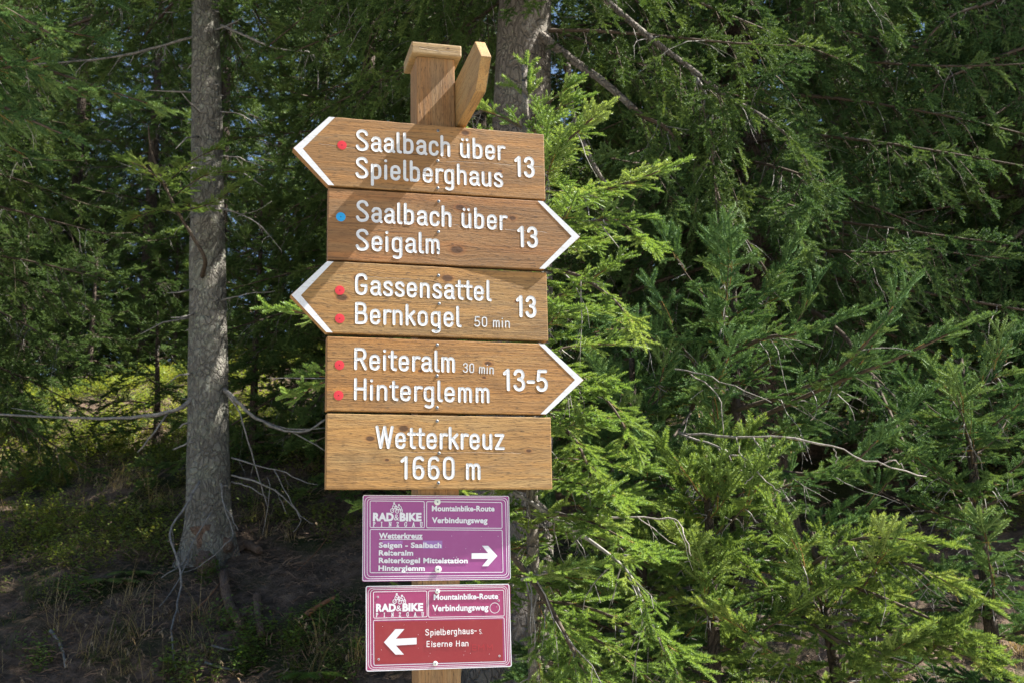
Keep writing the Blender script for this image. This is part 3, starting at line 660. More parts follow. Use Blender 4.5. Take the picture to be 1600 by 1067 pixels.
pB, sB = plate('route_plate', -.1561, .1891, -.1720, .1703, d(-1), d(-.53), M_maroon, 'magenta and dark red enamel bike route plate with white arrow pointing left')
mb = MB()
rrect(mb, sB, z6(77, 68), z6(1505, 45), z6(82, 914), .004, .0022, .0004)
rrect(mb, sB, z6(97, 84), z6(1488, 62), z6(102, 898), .0115, .0012, .0004); rrect(mb, sB, z6(120, 100), z6(1472, 78), z6(124, 880), .009, .0012, .0004)
rrect(mb, sB, z6(150, 122), z6(683, 112), z6(152, 384), .003, .0014, .0004); rrect(mb, sB, z6(700, 112), z6(1453, 104), z6(702, 375), .003, .0014, .0004)
rrect(mb, sB, z6(150, 405), z6(1457, 380), z6(155, 856), .003, .0014, .0004)
mb.build('border_lines', M_print, pB)
mb = MB(); poly(mb, sB, [z6(163, 844), z6(1446, 812), z6(1440, 396), z6(163, 420)], .0004); mb.build('dark_panel', M_dred, pB)
cyclists(pB, sB, *z6(342, 136), *z6(474, 240))
print_text(pB, sB, 'RAD', z6(175, 317), z6(375, 314), 11.8, .055); print_text(pB, sB, '&', z6(378, 314), z6(432, 312), 9.5, .0); print_text(pB, sB, 'BIKE', z6(440, 312), z6(647, 308), 11.8, .055)
mb = MB(); stroke_text(mb, 'PINZGAU', sB, z6(176, 372), z6(650, 364), 6.2, .17, .0008, 0, spaced=True); mb.build('lettering', M_print, pB)
print_text(pB, sB, 'Mountainbike-Route', z6(752, 200), z6(1397, 190), 8.8, .035); print_text(pB, sB, 'Verbindungsweg', z6(738, 314), z6(1300, 304), 9.8, .035)
mb = MB(); c0 = sB.loc(*z6(1363, 282)); rr = .0118
ribbon(mb, [c0 + Vector((math.cos(t * math.pi / 14), math.sin(t * math.pi / 14))) * rr for t in range(29)], .0013, sB, .0008, 0); mb.build('ring_mark', M_print, pB)
mb = MB()
poly(mb, sB, [z6(375, 658), z6(582, 645), z6(582, 580), z6(375, 590)], .0009)
poly(mb, sB, [z6(255, 625), z6(375, 658), z6(375, 590)], .0009)
poly(mb, sB, [z6(255, 625), z6(375, 590), z6(460, 493), z6(370, 493)], .0009)
poly(mb, sB, [z6(255, 625), z6(370, 748), z6(455, 748), z6(375, 658)], .0009)
mb.build('arrow', M_print, pB)
rh = random.Random(8)
mb = MB(); stroke_text(mb, 'EMM', sB, z6(1130, 705), z6(1330, 700), 9, .16, .0006, 0); mb.build('faded_lettering', M_ghost, pB)
mb = MB(); stroke_text(mb, 'Spielberghaus-', sB, z6(668, 560), z6(1190, 540), 10.3, .13, .0012, 0, .03, rh); mb.build('handwriting', M_hand, pB)
mb = MB(); stroke_text(mb, 'S.', sB, z6(1208, 545), z6(1252, 540), 8, .09, .0012, 0, .03, rh); mb.build('handwriting', M_hand, pB)
mb = MB(); stroke_text(mb, 'Eiserne Han', sB, z6(680, 674), z6(1103, 664), 9.6, .13, .0012, 0, .03, rh); mb.build('handwriting', M_hand, pB)
for p in ((195, 173), (1403, 208), (203, 795), (1410, 762)):
    mb = MB(); c = sB.loc(*z6(*p)); disc(mb, c, .0024, sB, .0009, 0, 12); disc(mb, c, .0014, sB, .0011, 0, 10, 1); mb.build('rivet_hole', [M_print, M_hole], pB)
bolt(pB, sB, *z6(790, 118), 3.6); bolt(pB, sB, *z6(768, 838), 3.8); chips(pB, sB, *z6(110, 90), *z6(1480, 880), 40)

# ================================================================== vegetation kit
def nrm(v): return v.normalized() if v.length > 1e-9 else Vector((0, 0, 1))
UP = Vector((0, 0, 1))
def needles(mb, p0, p1, nl, nw, per_m, rng, m=0, up=UP, tip=True):
    ax = p1 - p0; L = ax.length; ax.normalize()
    side = nrm(ax.cross(up)); top = side.cross(ax)
    n = max(3, int(L * per_m)); ph = rng.random() * 6
    for i in range(n):
        t = (i + rng.random()) / n
        a = ph + i * 2.4 + rng.uniform(-.4, .4)
        ca, sa = math.cos(a), math.sin(a)
        if sa < -.5: sa *= -.4                                 # parted below
        rad = nrm(side * ca + top * (sa * .9 + .12))
        fwd = rng.uniform(.15, .5) + (2.2 * ((t - .8) / .2) if tip and t > .8 else 0)
        d = nrm(rad + ax * fwd) * nl * rng.uniform(.75, 1.12)
        p = p0 + ax * (L * t)
        w = nrm(d.cross(Vector((rng.uniform(-1, 1), rng.uniform(-1, 1), rng.uniform(-1, 1))))) * nw * .5
        b = len(mb.v)
        q = p + d * .45
        mb.v.append(tuple(p)); mb.v.append(tuple(q + w)); mb.v.append(tuple(p + d)); mb.v.append(tuple(q - w))
        mb.face((b, b + 1, b + 2, b + 3), m)
def shoot(mb, p0, d, L, nl, nw, per_m, rng, up, tw, core):
    """one year's growth: a bristly, blunt-ended brush"""
    p1 = p0 + d * L * .5; p2 = p1 + nrm(d + UP * rng.uniform(.0, .3)) * L * .5
    needles(mb, p0, p1, nl, nw, per_m, rng, 0, up, False); needles(mb, p1, p2, nl, nw, per_m, rng, 0, up, True)
    if core: mb.tube([p0 + d * .012, p1, p2 - d * .004], [core * .9, core, core * .7], 5, 0)
def spray_mesh(name, seed, mats, lod):
    """a spruce branchlet along +X, needles on every shoot"""
    nl, nw, per_m, tw, core = {0: (.0165, .0030, 1500, .0016, .0042), 1: (.0190, .0062, 560, .002, .0045), 2: (.029, .0125, 190, .0, 0)}[lod]
    rng = random.Random(seed); mb = MB(); L = .26
    def axis(t): return Vector((L * t, .014 * math.sin(t * 3 + seed), -.03 * t * t + .02 * t))
    prev = axis(0)
    for i in range(1, 6):
        p = axis(i / 5); needles(mb, prev, p, nl, nw, per_m * (.35 if i < 3 else 1), rng, 0, UP, i == 5)
        if tw: mb.tube([prev, p], [tw * (1.5 - .12 * i)] * 2, 3, 1, cap=False)
        if core and i >= 3: mb.tube([prev, p], [core * .8] * 2, 5, 0)
        prev = p
    t = .14; k = 0
    while t < .86:
        for s in (-1, 1):
            if rng.random() < .12: continue
            tt = t + rng.uniform(-.04, .04) + .06 * (s > 0); p = axis(tt)
            l = (.075 * (1 - tt) ** .6 + .045) * rng.uniform(.75, 1.2)
            d = nrm(Vector((.70, s * .68, rng.uniform(-.30, .42))))
            shoot(mb, p, d, l, nl, nw, per_m, rng, UP, tw * .7, core)
            if l > .095:
                s2 = rng.choice((-1, 1)); q = p + d * l * rng.uniform(.3, .5)
                d2 = nrm(d * .75 + Vector((-d.y, d.x, 0)) * s2 * .65 + UP * rng.uniform(-.1, .3))
                shoot(mb, q, d2, l * .55, nl, nw, per_m, rng, UP, tw * .6, core)
        t += .25
    me = bpy.data.meshes.new(name); me.from_pydata(mb.v, [], mb.f)
    for m in mats: me.materials.append(m)
    me.polygons.foreach_set('material_index', mb.m); me.update()
    return me
GN = {}
def gn_group(key, meshes):
    """points -> one of the source meshes each, turned and scaled by the points' attributes"""
    ng = bpy.data.node_groups.new('scatter_' + key, 'GeometryNodeTree')
    ng.interface.new_socket('Geometry', in_out='INPUT', socket_type='NodeSocketGeometry')
    ng.interface.new_socket('Geometry', in_out='OUTPUT', socket_type='NodeSocketGeometry')
    N = ng.nodes.new; lk = ng.links.new
    gi, go = N('NodeGroupInput'), N('NodeGroupOutput')
    jn = N('GeometryNodeJoinGeometry')
    for me in reversed(meshes):
        ob = bpy.data.objects.new(me.name, me)                   # source only, never in the scene
        oi = N('GeometryNodeObjectInfo'); oi.inputs['Object'].default_value = ob; oi.transform_space = 'ORIGINAL'
        gt = N('GeometryNodeGeometryToInstance'); lk(oi.outputs['Geometry'], gt.inputs[0]); lk(gt.outputs[0], jn.inputs[0])
    ip = N('GeometryNodeInstanceOnPoints'); ip.inputs['Pick Instance'].default_value = True
    def attr(nm, typ):
        a = N('GeometryNodeInputNamedAttribute'); a.data_type = typ; a.inputs[0].default_value = nm; return a.outputs[0]
    er = N('FunctionNodeEulerToRotation'); lk(attr('rot', 'FLOAT_VECTOR'), er.inputs[0])
    lk(gi.outputs[0], ip.inputs['Points']); lk(jn.outputs[0], ip.inputs['Instance'])
    lk(attr('pick', 'INT'), ip.inputs['Instance Index']); lk(er.outputs[0], ip.inputs['Rotation']); lk(attr('size', 'FLOAT'), ip.inputs['Scale'])
    lk(ip.outputs[0], go.inputs[0]); GN[key] = (ng, len(meshes)); return ng
class Scatter:
    def __init__(s, key, rng): s.key = key; s.n = GN[key][1]; s.rng = rng; s.p = []; s.r = []; s.s = []; s.k = []
    def add(s, p, d, up, size):
        x = nrm(d); y = up.cross(x)
        y = y.normalized() if y.length > 1e-4 else x.orthogonal().normalized()
        z = x.cross(y)
        e = Matrix(((x.x, y.x, z.x), (x.y, y.y, z.y), (x.z, y.z, z.z))).to_euler()
        s.p.extend(p); s.r.extend(e); s.s.append(size); s.k.append(s.rng.randrange(s.n))
    def build(s, name, parent=None, origin=Vector((0, 0, 0))):
        n = len(s.s); me = bpy.data.meshes.new(name); me.vertices.add(n)
        pts = [c - origin[i % 3] for i, c in enumerate(s.p)]
        me.vertices.foreach_set('co', pts)
        me.attributes.new('rot', 'FLOAT_VECTOR', 'POINT').data.foreach_set('vector', s.r)
        me.attributes.new('size', 'FLOAT', 'POINT').data.foreach_set('value', s.s)
        me.attributes.new('pick', 'INT', 'POINT').data.foreach_set('value', s.k)
        o = link(name, me, parent); md = o.modifiers.new('scatter', 'NODES'); md.node_group = GN[s.key][0]
        o['kind'] = 'stuff'
        return o
# needle colours, mostly lifted above real albedos so lit crowns read brighter
M_nY = leaf_mat('needles_young', [(.105, .195, .045), (.15, .245, .058), (.23, .31, .09)], .38, .45, .3, 1.35)
M_nB = leaf_mat('needles_blue_green', [(.048, .108, .042), (.074, .148, .050), (.15, .225, .07)], .2, .6, .1)
M_nD = leaf_mat('needles_dark', [(.040, .076, .023), (.060, .110, .031), (.12, .18, .048)], .22, .6, .15)
M_nS = leaf_mat('needles_sun_tinted', [(.095, .165, .042), (.14, .22, .052), (.22, .285, .08)], .34, .55, .15, 1.3)  # lighter copy for the low right spruces, sunlight put into the colour
M_nE = leaf_mat('needles_shade_tinted', [(.036, .080, .032), (.054, .110, .038), (.105, .165, .055)], .2, .6, .1)  # darker copy of the blue-green needles, shade put into the colour
for key, mat, lod in (('young', M_nY, 0), ('sunny', M_nS, 0), ('blue', M_nB, 0), ('bluemid', M_nE, 1), ('mid', M_nD, 1), ('far', M_nD, 2)):
    gn_group(key, [spray_mesh('spray_%s_%d' % (key, i), 7 * i + lod, [mat, M_shoot if lod == 0 else M_twig], lod) for i in range(4)])

def path_at(pts, cum, s):
    for i in range(len(pts) - 1):
        if s <= cum[i + 1] or i == len(pts) - 2:
            t = (s - cum[i]) / max(1e-6, cum[i + 1] - cum[i]); return pts[i].lerp(pts[i + 1], t), nrm(pts[i + 1] - pts[i])
def dress(fol, wood, pts, rng, sec=.14, sec_len=.5, hang=.25, size=1.0, t0=.12, gap=.075, twm=1, sub=.004):
    """foliage and side twigs along a bough"""
    cum = [0]
    for a, b in zip(pts, pts[1:]): cum.append(cum[-1] + (b - a).length)
    L = cum[-1]; s = t0 * L
    while s < L * .97:
        p, t = path_at(pts, cum, s); k = s / L
        side = nrm(t.cross(UP))
        if rng.random() < .75:
            fol.add(p, nrm(t + side * rng.uniform(-.4, .4) + UP * rng.uniform(-.05, .3)), nrm(UP + side * rng.uniform(-.8, .8)), size * rng.uniform(.6, .95))
        for sg in (-1, 1):
            if rng.random() < .08: continue
            l2 = min(sec_len, sec_len * (1.12 - k) ** .75 * (.55 + .45 * min(1, k / .3))) * rng.uniform(.6, 1.1)
            l2 = max(l2, .10)
            d = nrm(t * rng.uniform(.55, .85) + side * sg * rng.uniform(.65, .95) + UP * (-hang + rng.uniform(-.18, .14)))
            up = nrm(side * sg * -hang * .4 + UP)
            if l2 < .26 * size:
                fol.add(p, d, up, max(.45, l2 / .26) * rng.uniform(.85, 1.1)); continue
            q0 = p; n2 = 4; P2 = [p + d * (l2 * i / n2) + UP * (-hang * .45 * l2 * (i / n2) ** 2) for i in range(n2 + 1)]
            if wood is not None: wood.tube(P2, [sub * (1.2 - .2 * i) for i in range(n2 + 1)], 3, twm, cap=False)
            c2 = [0]
            for a, b in zip(P2, P2[1:]): c2.append(c2[-1] + (b - a).length)
            u = .06 * size; sgn = 1
            while u < c2[-1]:
                r2, t2 = path_at(P2, c2, u); sd = nrm(t2.cross(up)); sgn = -sgn
                dd = nrm(t2 * .75 + sd * sgn * rng.uniform(.45, .75) + UP * rng.uniform(-.22, .1) - UP * hang * .4)
                fol.add(r2, dd, up, size * rng.uniform(.6, .95) * (1.1 - .35 * u / c2[-1])); u += gap * 1.6 * size * rng.uniform(.75, 1.25)
            fol.add(P2[-1] - d * .05, nrm(P2[-1] - P2[-2]), up, size * rng.uniform(.8, 1.0))
        s += sec * 1.2 * rng.uniform(.7, 1.3)
    p, t = path_at(pts, cum, L * .995)
    fol.add(pts[-1] - t * .1 * size, t, UP, size * rng.uniform(.9, 1.1))
def bough_pts(p0, az, L, el, droop, lift, rng, n=9):
    h = Vector((math.cos(az), math.sin(az), 0)); sd = Vector((-h.y, h.x, 0)); wv = rng.uniform(-.06, .06) * L; out = []
    for i in range(n + 1):
        t = i / n
        out.append(p0 + h * (L * t * math.cos(el)) + sd * (wv * math.sin(t * 4)) + UP * (L * (math.sin(el) * t - droop * t * t + lift * t ** 3)))
    return out
def trunk_mesh(mb, base, top, r0, r1, flare, rng, n=18, rings=46, lobes=5, bend=.0, m=0):
    ph = rng.random() * 6; ax = top - base; H = ax.length; b0 = len(mb.v)
    bx = Vector((rng.uniform(-1, 1), rng.uniform(-1, 1), 0)) * bend
    for i in range(rings + 1):
        t = (i / rings) ** 1.5; z = t * H
        c = base + ax * t + bx * math.sin(t * 5)
        r = r1 + (r0 - r1) * (1 - t) ** .9
        fl = flare * math.exp(-max(0, z - .2) / .24)
        for j in range(n):
            a = 2 * math.pi * j / n
            lob = .5 + .5 * math.cos(lobes * a + ph) * .9
            rr = r * (1 + .045 * mnoise.noise(Vector((math.cos(a) * 1.5 + ph, math.sin(a) * 1.5, z * 3))) + .03 * mnoise.noise(Vector((math.cos(a) * 4, math.sin(a) * 4 + ph, z * 9)))) + fl * lob
            mb.v.append((c.x + rr * math.cos(a), c.y + rr * math.sin(a), c.z))
    for i in range(rings):
        for j in range(n):
            a = b0 + i * n + j; b = b0 + i * n + (j + 1) % n; mb.face((a, b, b + n, a + n), m)
    mb.face(tuple(b0 + rings * n + j for j in range(n)), m)
def dead_twigs(wood, pts, rng, n, l=.35, m=2, r=.003):
    cum = [0]
    for a, b in zip(pts, pts[1:]): cum.append(cum[-1] + (b - a).length)
    for _ in range(n):
        p, t = path_at(pts, cum, rng.uniform(.05, .75) * cum[-1])
        d = nrm(Vector((rng.uniform(-1, 1), rng.uniform(-1, 1), rng.uniform(-1.4, .1))) + t * .5); L = l * rng.uniform(.4, 1.2)
        Q = [p]
        for i in range(4): d = nrm(d + Vector((rng.uniform(-.3, .3), rng.uniform(-.3, .3), rng.uniform(-.35, .1)))); Q.append(Q[-1] + d * L / 4)
        wood.tube(Q, [r * (1.1 - .22 * i) for i in range(5)], 3, m, cap=False)
        if rng.random() < .6:
            d2 = nrm(d + Vector((rng.uniform(-1, 1), rng.uniform(-1, 1), rng.uniform(-1, .3)))); wood.tube([Q[2], Q[2] + d2 * L * .3], [r * .6, r * .3], 3, m, cap=False)
class Tree:
    """a spruce: trunk, crown (needles) and the living branch wood"""
    def __init__(s, name, base, H, r0, key, bark, seed, label, group=None, lean=(0, 0), flare=.08, sink=.25):
        s.rng = random.Random(seed); s.base = Vector(base); s.H = H; s.r0 = r0; s.bark = bark
        s.root = empty(name, s.base); tag(s.root, label, 'spruce', group)
        s.top = s.base + Vector((lean[0], lean[1], H))
        s.fol = Scatter(key, s.rng); s.wood = MB()
        tb = MB(); trunk_mesh(tb, -UP * sink, s.top - s.base, r0, .012, flare, s.rng, bend=.02)
        s.trunk = tb.build('trunk', bark, s.root, True)
    def at(s, z):                                       # point on the stem z above the base
        t = z / s.H; return s.base.lerp(s.top, t)
    def rad(s, z): return .012 + (s.r0 - .012) * (1 - z / s.H) ** .9
    def bough(s, z, az, L, el, droop, lift, twigs=4, wr=None, **kw):
        p0 = s.at(z); pts = bough_pts(p0, az, L, el, droop, lift, s.rng)
        r = wr or (.004 + .0065 * L)
        s.wood.tube(pts, [r * (1 - .085 * i) for i in range(len(pts))], 5, 1, cap=False)
        if twigs: dead_twigs(s.wood, pts, s.rng, twigs, min(.5, .25 * L))
        dress(s.fol, s.wood, pts, s.rng, **kw)
    def path(s, pts, r0, r1, dressed=True, m=1, twigs=0, **kw):
        pts = catmull(pts, 5); n = len(pts)
        s.wood.tube(pts, [r0 + (r1 - r0) * i / (n - 1) for i in range(n)], 6, m, cap=True, wob=.12, rng=s.rng)
        if twigs: dead_twigs(s.wood, pts, s.rng, twigs, .3)
        if dressed: dress(s.fol, s.wood, pts, s.rng, **kw)
    def crown(s, z0, z1, Lmax, step=.32, per=5, el=(-.15, .55), droop=(.45, .1), lift=.25, shape=.8, Lmin=.15, keep=None, **kw):
        z = z0
        while z < z1:
            t = (z - z0) / max(.01, (s.H - z0)); L = max(Lmin, Lmax * (1 - t) ** shape)
            e = el[0] + (el[1] - el[0]) * t; dr = droop[0] + (droop[1] - droop[0]) * t
            a0 = s.rng.random() * 6.28
            for i in range(per):
                az = a0 + 6.283 * i / per + s.rng.uniform(-.35, .35)
                if keep and not keep(az, z): continue
                s.bough(z + s.rng.uniform(-.4, .4) * step, az, L * s.rng.uniform(.75, 1.1), e + s.rng.uniform(-.1, .1), dr * s.rng.uniform(.7, 1.2), lift * s.rng.uniform(.4, 1.3), **kw)
            z += step * s.rng.uniform(.8, 1.2)
    def dead(s, pts, r0, r1, mat=None, sub=(), twigs=0):
        """a bare branch, a part of its own; sub: side twigs"""
        mb = MB(); o = s.base
        r0 *= .8; r1 *= .75
        J = lambda P: [p + Vector((s.rng.gauss(0, 1), s.rng.gauss(0, 1), s.rng.gauss(0, 1))) * (.0035 if 0 < i < len(P) - 1 else 0) for i, p in enumerate(P)]
        P = J(catmull([p - o for p in pts], 4)); n = len(P)
        mb.tube(P, [(r0 + (r1 - r0) * (i / (n - 1)) ** .8) * s.rng.uniform(.85, 1.2) for i in range(n)], 6, 0, wob=.18, rng=s.rng)
        for q, a, b in sub:
            Q = J(catmull([p - o for p in q], 3)); mb.tube(Q, [.8 * a + .75 * (b - a) * i / max(1, len(Q) - 1) for i in range(len(Q))], 5, 0, wob=.1, rng=s.rng)
        if twigs: dead_twigs(mb, P, s.rng, twigs, .22, 0, r1 * .7)
        return mb.build('dead_branch', mat or M_dead, s.root, True)
    def finish(s):
        if s.fol.s: s.fol.build('crown', s.root, s.base)
        if s.wood.v:
            s.wood.v = [(v[0] - s.base.x, v[1] - s.base.y, v[2] - s.base.z) for v in s.wood.v]
            tag(s.wood.build('branchwood', [s.bark, M_twig, M_dead], s.root, True), kind='stuff')
        print('TREE', s.root.name, len(s.fol.s), 'sprays', len(s.wood.f), 'wood faces')
def ground_pt(px, py_or_none, Y):
    p = at(px, 600, Y); return Vector((p.x, p.y, gz(p.x, p.y)))
def on_ground(px, py):
    """where the pixel's ray meets the ground"""
    d = ray(px, py); t = 3.0
    while t < 60:
        p = EYE + d * t
        if p.z <= gz(p.x, p.y): return Vector((p.x, p.y, gz(p.x, p.y)))
        t += .02
    return p

# ================================================================== trees
def gp(px, Y):
    p = at(px, 600, Y); return Vector((p.x, p.y, gz(p.x, p.y)))
def pp(Y, *px): return [at(x, y, Y if not isinstance(Y, (tuple, list)) else Y[i]) for i, (x, y) in enumerate(px)]

# --- the young bright spruce right behind the boards
b = gp(815, 3.95); tp = at(823, 104, 3.95)
C = Tree('young_spruce', b, tp.z - b.z, .030, 'young', M_barkB, 21, 'bright yellow-green young spruce standing close behind the arrow boards', lean=(tp.x - b.x, tp.y - b.y), flare=.02)
C.crown(.75, C.H - .34, .74, step=.16, per=5, el=(-.15, .75), droop=(.75, .05), lift=.1, shape=.6, Lmin=.14, keep=lambda a, z: z > 1.5 or math.cos(a) > -.2, twigs=4, sec=.075, sec_len=.22, hang=.22, size=.8, t0=.1, gap=.06, sub=.0022)
C.fol.add(C.at(C.H - .16), UP, Vector((0, -1, 0)), .85); C.fol.add(C.at(C.H - .15), UP, Vector((1, 0, 0)), .7)
for (x, y) in ((748, 172), (895, 160), (880, 145), (860, 190)):
    q = at(x, y, 3.9); o_ = C.at(C.H - .22 - (y - 140) * .0012)
    C.path([o_, o_.lerp(q, .5) + UP * .01, q], .005, .002, True, 1, 0, sec=.07, sec_len=.12, hang=.0, size=.6, t0=.2)
for pts in (((830, 300), (920, 300), (985, 285), (1028, 268)), ((830, 350), (900, 350), (960, 345), (1000, 372)), ((835, 250), (880, 225), (925, 185)), ((840, 420), (900, 430), (960, 470), (985, 505)), ((835, 560), (910, 590), (960, 640), (985, 690)), ((800, 560), (650, 530), (540, 500), (460, 488)), ((800, 600), (640, 590), (540, 590), (480, 605)), ((850, 640), (900, 690), (930, 760), (945, 790))):
    C.path(pp((3.9, 3.8, 3.7, 3.65), *pts), .008, .003, True, 1, 2, sec=.08, sec_len=.2, hang=.25, size=.75, t0=.15, gap=.055, sub=.002)
C.path(pp((3.85, 3.8, 3.7, 3.6, 3.6, 3.6), (802, 768), (895, 825), (978, 890), (1012, 960), (1038, 1015), (1075, 1080)), .0078, .003, True, 2, 8, sec=.09, sec_len=.22, hang=.55, size=.75, t0=.42, sub=.0022)
C.path(pp((3.7, 3.6, 3.5, 3.45), (796, 862), (845, 925), (885, 995), (925, 1075)), .010, .005, True, 1, 6, sec=.075, sec_len=.34, hang=.95, size=.7, t0=.35, sub=.002)
C.path(pp((3.6, 3.55, 3.5), (815, 905), (850, 895), (905, 885)), .006, .003, True, 2, 3, sec=.07, sec_len=.16, hang=.2, size=.7, t0=.2)
C.path(pp((3.6, 3.55, 3.5), (975, 868), (1000, 868), (1020, 870)), .005, .003, True, 2, 0, sec=.06, sec_len=.14, hang=.1, size=.7, t0=.1)
C.dead(pp((3.9, 3.8, 3.75, 3.7, 3.7), (868, 800), (960, 808), (1045, 808), (1068, 832), (1080, 868)), .006, .002, M_deadp, [(pp(3.75, (995, 806), (1020, 825), (1056, 850)), .003, .0015), (pp(3.78, (930, 810), (910, 825), (890, 828)), .003, .0015)], 4)
C.finish()

# --- big spruce behind the sign
b = gp(784, 7.0)
B = Tree('mature_spruce', b, 12, .275, 'mid', M_barkB, 22, 'tall spruce with thick brown trunk rising directly behind the post cap', lean=(.55, .3), flare=.12)
zB = lambda py: (at(810, py, 7.0).z - b.z)
B.path(pp((7.0, 6.8, 6.6, 6.5), (835, 48), (895, 95), (945, 130), (992, 172)), .032, .020, False, 0)
B.path(pp((6.5, 6.45, 6.4, 6.4), (985, 168), (1010, 185), (1045, 205), (1075, 260)), .02, .006, True, 1, 8, sec=.1, sec_len=.42, hang=.75, size=.85, t0=.0)
B.path(pp((6.9, 6.6, 6.4, 6.3, 6.2, 6.15, 6.1), (900, -40), (1010, 55), (1080, 108), (1135, 150), (1200, 188), (1250, 235), (1275, 300)), .022, .004, True, 0, 6, sec=.12, sec_len=.45, hang=.9, size=1.0, t0=.35)
B.path(pp((6.5, 6.4, 6.3), (1080, 108), (1110, 170), (1115, 260)), .016, .006, True, 2, 12, sec=.12, sec_len=.5, hang=.9, size=.9, t0=.1)
B.path(pp((6.3, 6.3, 6.2, 6.2), (1110, 200), (1120, 300), (1150, 350), (1215, 450)), .011, .004, True, 1, 12, sec=.16, sec_len=.4, hang=.9, size=1.0, t0=.1)
B.path(pp((6.9, 6.8, 6.7, 6.7), (888, 100), (895, 175), (930, 262), (962, 305)), .017, .011, False, 0, 6)
B.path(pp((6.9, 6.9, 6.9), (768, 165), (745, 178), (700, 196)), .016, .007, False, 0, 6)
B.crown(zB(-120), 11.6, 2.4, step=.5, per=6, el=(-.25, .4), droop=(.4, .1), lift=.2, sec=.2, sec_len=.6, hang=.5, size=1.15, gap=.12, twigs=6)
for az_, z_, L_ in ((-.5, zB(40), 1.9), (-1.1, zB(-30), 1.8), (.2, zB(20), 1.8), (2.6, zB(-40), 1.9), (3.5, zB(-80), 1.9), (-2.2, zB(-100), 1.8)):
    B.bough(z_, az_, L_, -.15, .35, .2, 8, sec=.16, sec_len=.5, hang=.7, size=.95, gap=.09)
B.finish()

# --- hero trunk on the left
b = on_ground(327, 872); b.z -= .03
YA = b.y
A = Tree('lichened_spruce', b, 12, .186, 'mid', M_barkA, 23, 'grey lichen-flecked spruce trunk with exposed roots and bare lower branches', lean=(-.55, .2), flare=.17, sink=.3)
def hang(*px, d0=-.25, d1=-1.6):
    out = []
    for i, (x, y) in enumerate(px):
        Y = YA + d0 + (d1 - d0) * i / (len(px) - 1); p = at(x, y, Y)
        while p.z < gz(p.x, p.y) + .02 and Y > 6: Y -= .05; p = at(x, y, Y)
        out.append(p)
    return out
def pa(*px, dy=-.15): return [at(x, y, YA + dy * min(1, i + .3)) for i, (x, y) in enumerate(px)]
A.dead(pa((305, 618), (275, 640), (205, 652), (100, 652), (-10, 647)), .024, .011, None, [(pa((262, 646), (240, 675), (215, 706)), .011, .006), (pa((72, 652), (50, 642), (18, 637)), .007, .003)])
A.dead(pa((350, 608), (372, 628), (400, 652), (445, 672), (482, 672), (508, 655)), .022, .010, None, [(pa((400, 652), (450, 668), (508, 668)), .008, .005), (pa((455, 674), (485, 690), (510, 705)), .008, .005)])
A.dead(pa((352, 612), (374, 645), (392, 705), (408, 760), (417, 790)), .011, .004)
A.dead(pa((362, 715), (400, 727), (440, 735), (470, 750), (497, 757)), .010, .004, None, [(pa((428, 733), (450, 775), (470, 805), (490, 818)), .007, .004), (pa((418, 745), (422, 770), (410, 835)), .006, .003)], 3)
A.dead(pa((362, 742), (395, 750), (430, 766), (452, 785), (470, 812), (458, 830)), .011, .004, None, [(pa((432, 766), (440, 785), (448, 802)), .006, .003)])
A.dead(pa((362, 752), (390, 760), (418, 778)), .009, .005)
A.dead(hang((312, 752), (290, 790), (265, 833), (283, 890), (278, 940), (268, 985), (275, 1045)), .013, .007, None, [(hang((330, 800), (300, 850), (285, 880), (252, 902), d1=-.8), .009, .006), (hang((296, 865), (280, 905), (248, 948), d0=-.5, d1=-1.0), .008, .004)], 3)
A.dead(hang((345, 755), (350, 790), (364, 832), (352, 850), (312, 884), (288, 893), d1=-.8), .009, .004, None, [(hang((352, 790), (362, 808), (372, 828), d0=-.35, d1=-.45), .007, .004)])
A.dead(pa((318, 662), (290, 660), (280, 668)), .013, .006); A.dead(pa((318, 688), (292, 692), (270, 702)), .013, .007)
A.dead(pa((325, 50), (270, 68), (190, 88), (90, 98), (-10, 102), dy=.2), .018, .010, None, (), 16)
A.dead(pa((345, 40), (395, 62), (440, 78), (490, 86), (497, 140)), .014, .006, None, (), 10)
A.dead(pa((345, 175), (375, 180), (395, 192)), .008, .004, M_deadp, (), 2); A.dead(pa((345, 245), (375, 247), (410, 262)), .008, .004, M_deadp, (), 3)
A.dead(pa((345, 325), (390, 342), (425, 372), (440, 395), dy=-.4), .008, .003, None, [(pa((375, 335), (400, 330), (425, 315), dy=-.45), .004, .002)], 8)
A.dead(pa((345, 470), (385, 460), (430, 455)), .008, .003, None, (), 5)
A.path(pa((316, 432), (320, 405), (302, 372), (280, 335), (255, 285), (236, 235), (232, 195), dy=-.3), .020, .006, False, 1, 3)
SP = Scatter('young', A.rng)  # lighter young needles, standing in for sun on the sprig
for q in (((262, 300), (235, 268), (192, 250)), ((258, 290), (300, 252), (340, 232)), ((268, 310), (320, 275), (378, 268)), ((278, 332), (330, 318), (372, 292)), ((275, 330), (240, 330), (205, 345))):
    keep_, A.fol = A.fol, SP; A.path(pa(*q, dy=-.45), .006, .003, True, 1, 2, sec=.075, sec_len=.26, hang=.05, size=.85, t0=.15, gap=.06); A.fol = keep_
def root(pts, r0, r1):
    r0 *= 1.25; r1 *= 1.25
    mb = MB(); P = catmull([p - A.base for p in pts], 6); n = len(P)
    mb.tube(P, [(r0 + (r1 - r0) * i / (n - 1)) * A.rng.uniform(.88, 1.12) for i in range(n)], 9, 0, wob=.07, rng=A.rng); mb.build('root', M_root, A.root, True)
def gr(*px, up=.06): 
    out = []
    for q in px: g_ = on_ground(q[0], q[1]); g_.z += up; out.append(g_)
    return out
root([at(318, 820, YA - .1)] + gr((322, 880), (322, 902)), .085, .055)
root([at(350, 850, YA - .12)] + gr((358, 868), (385, 862), (405, 872)), .05, .022)
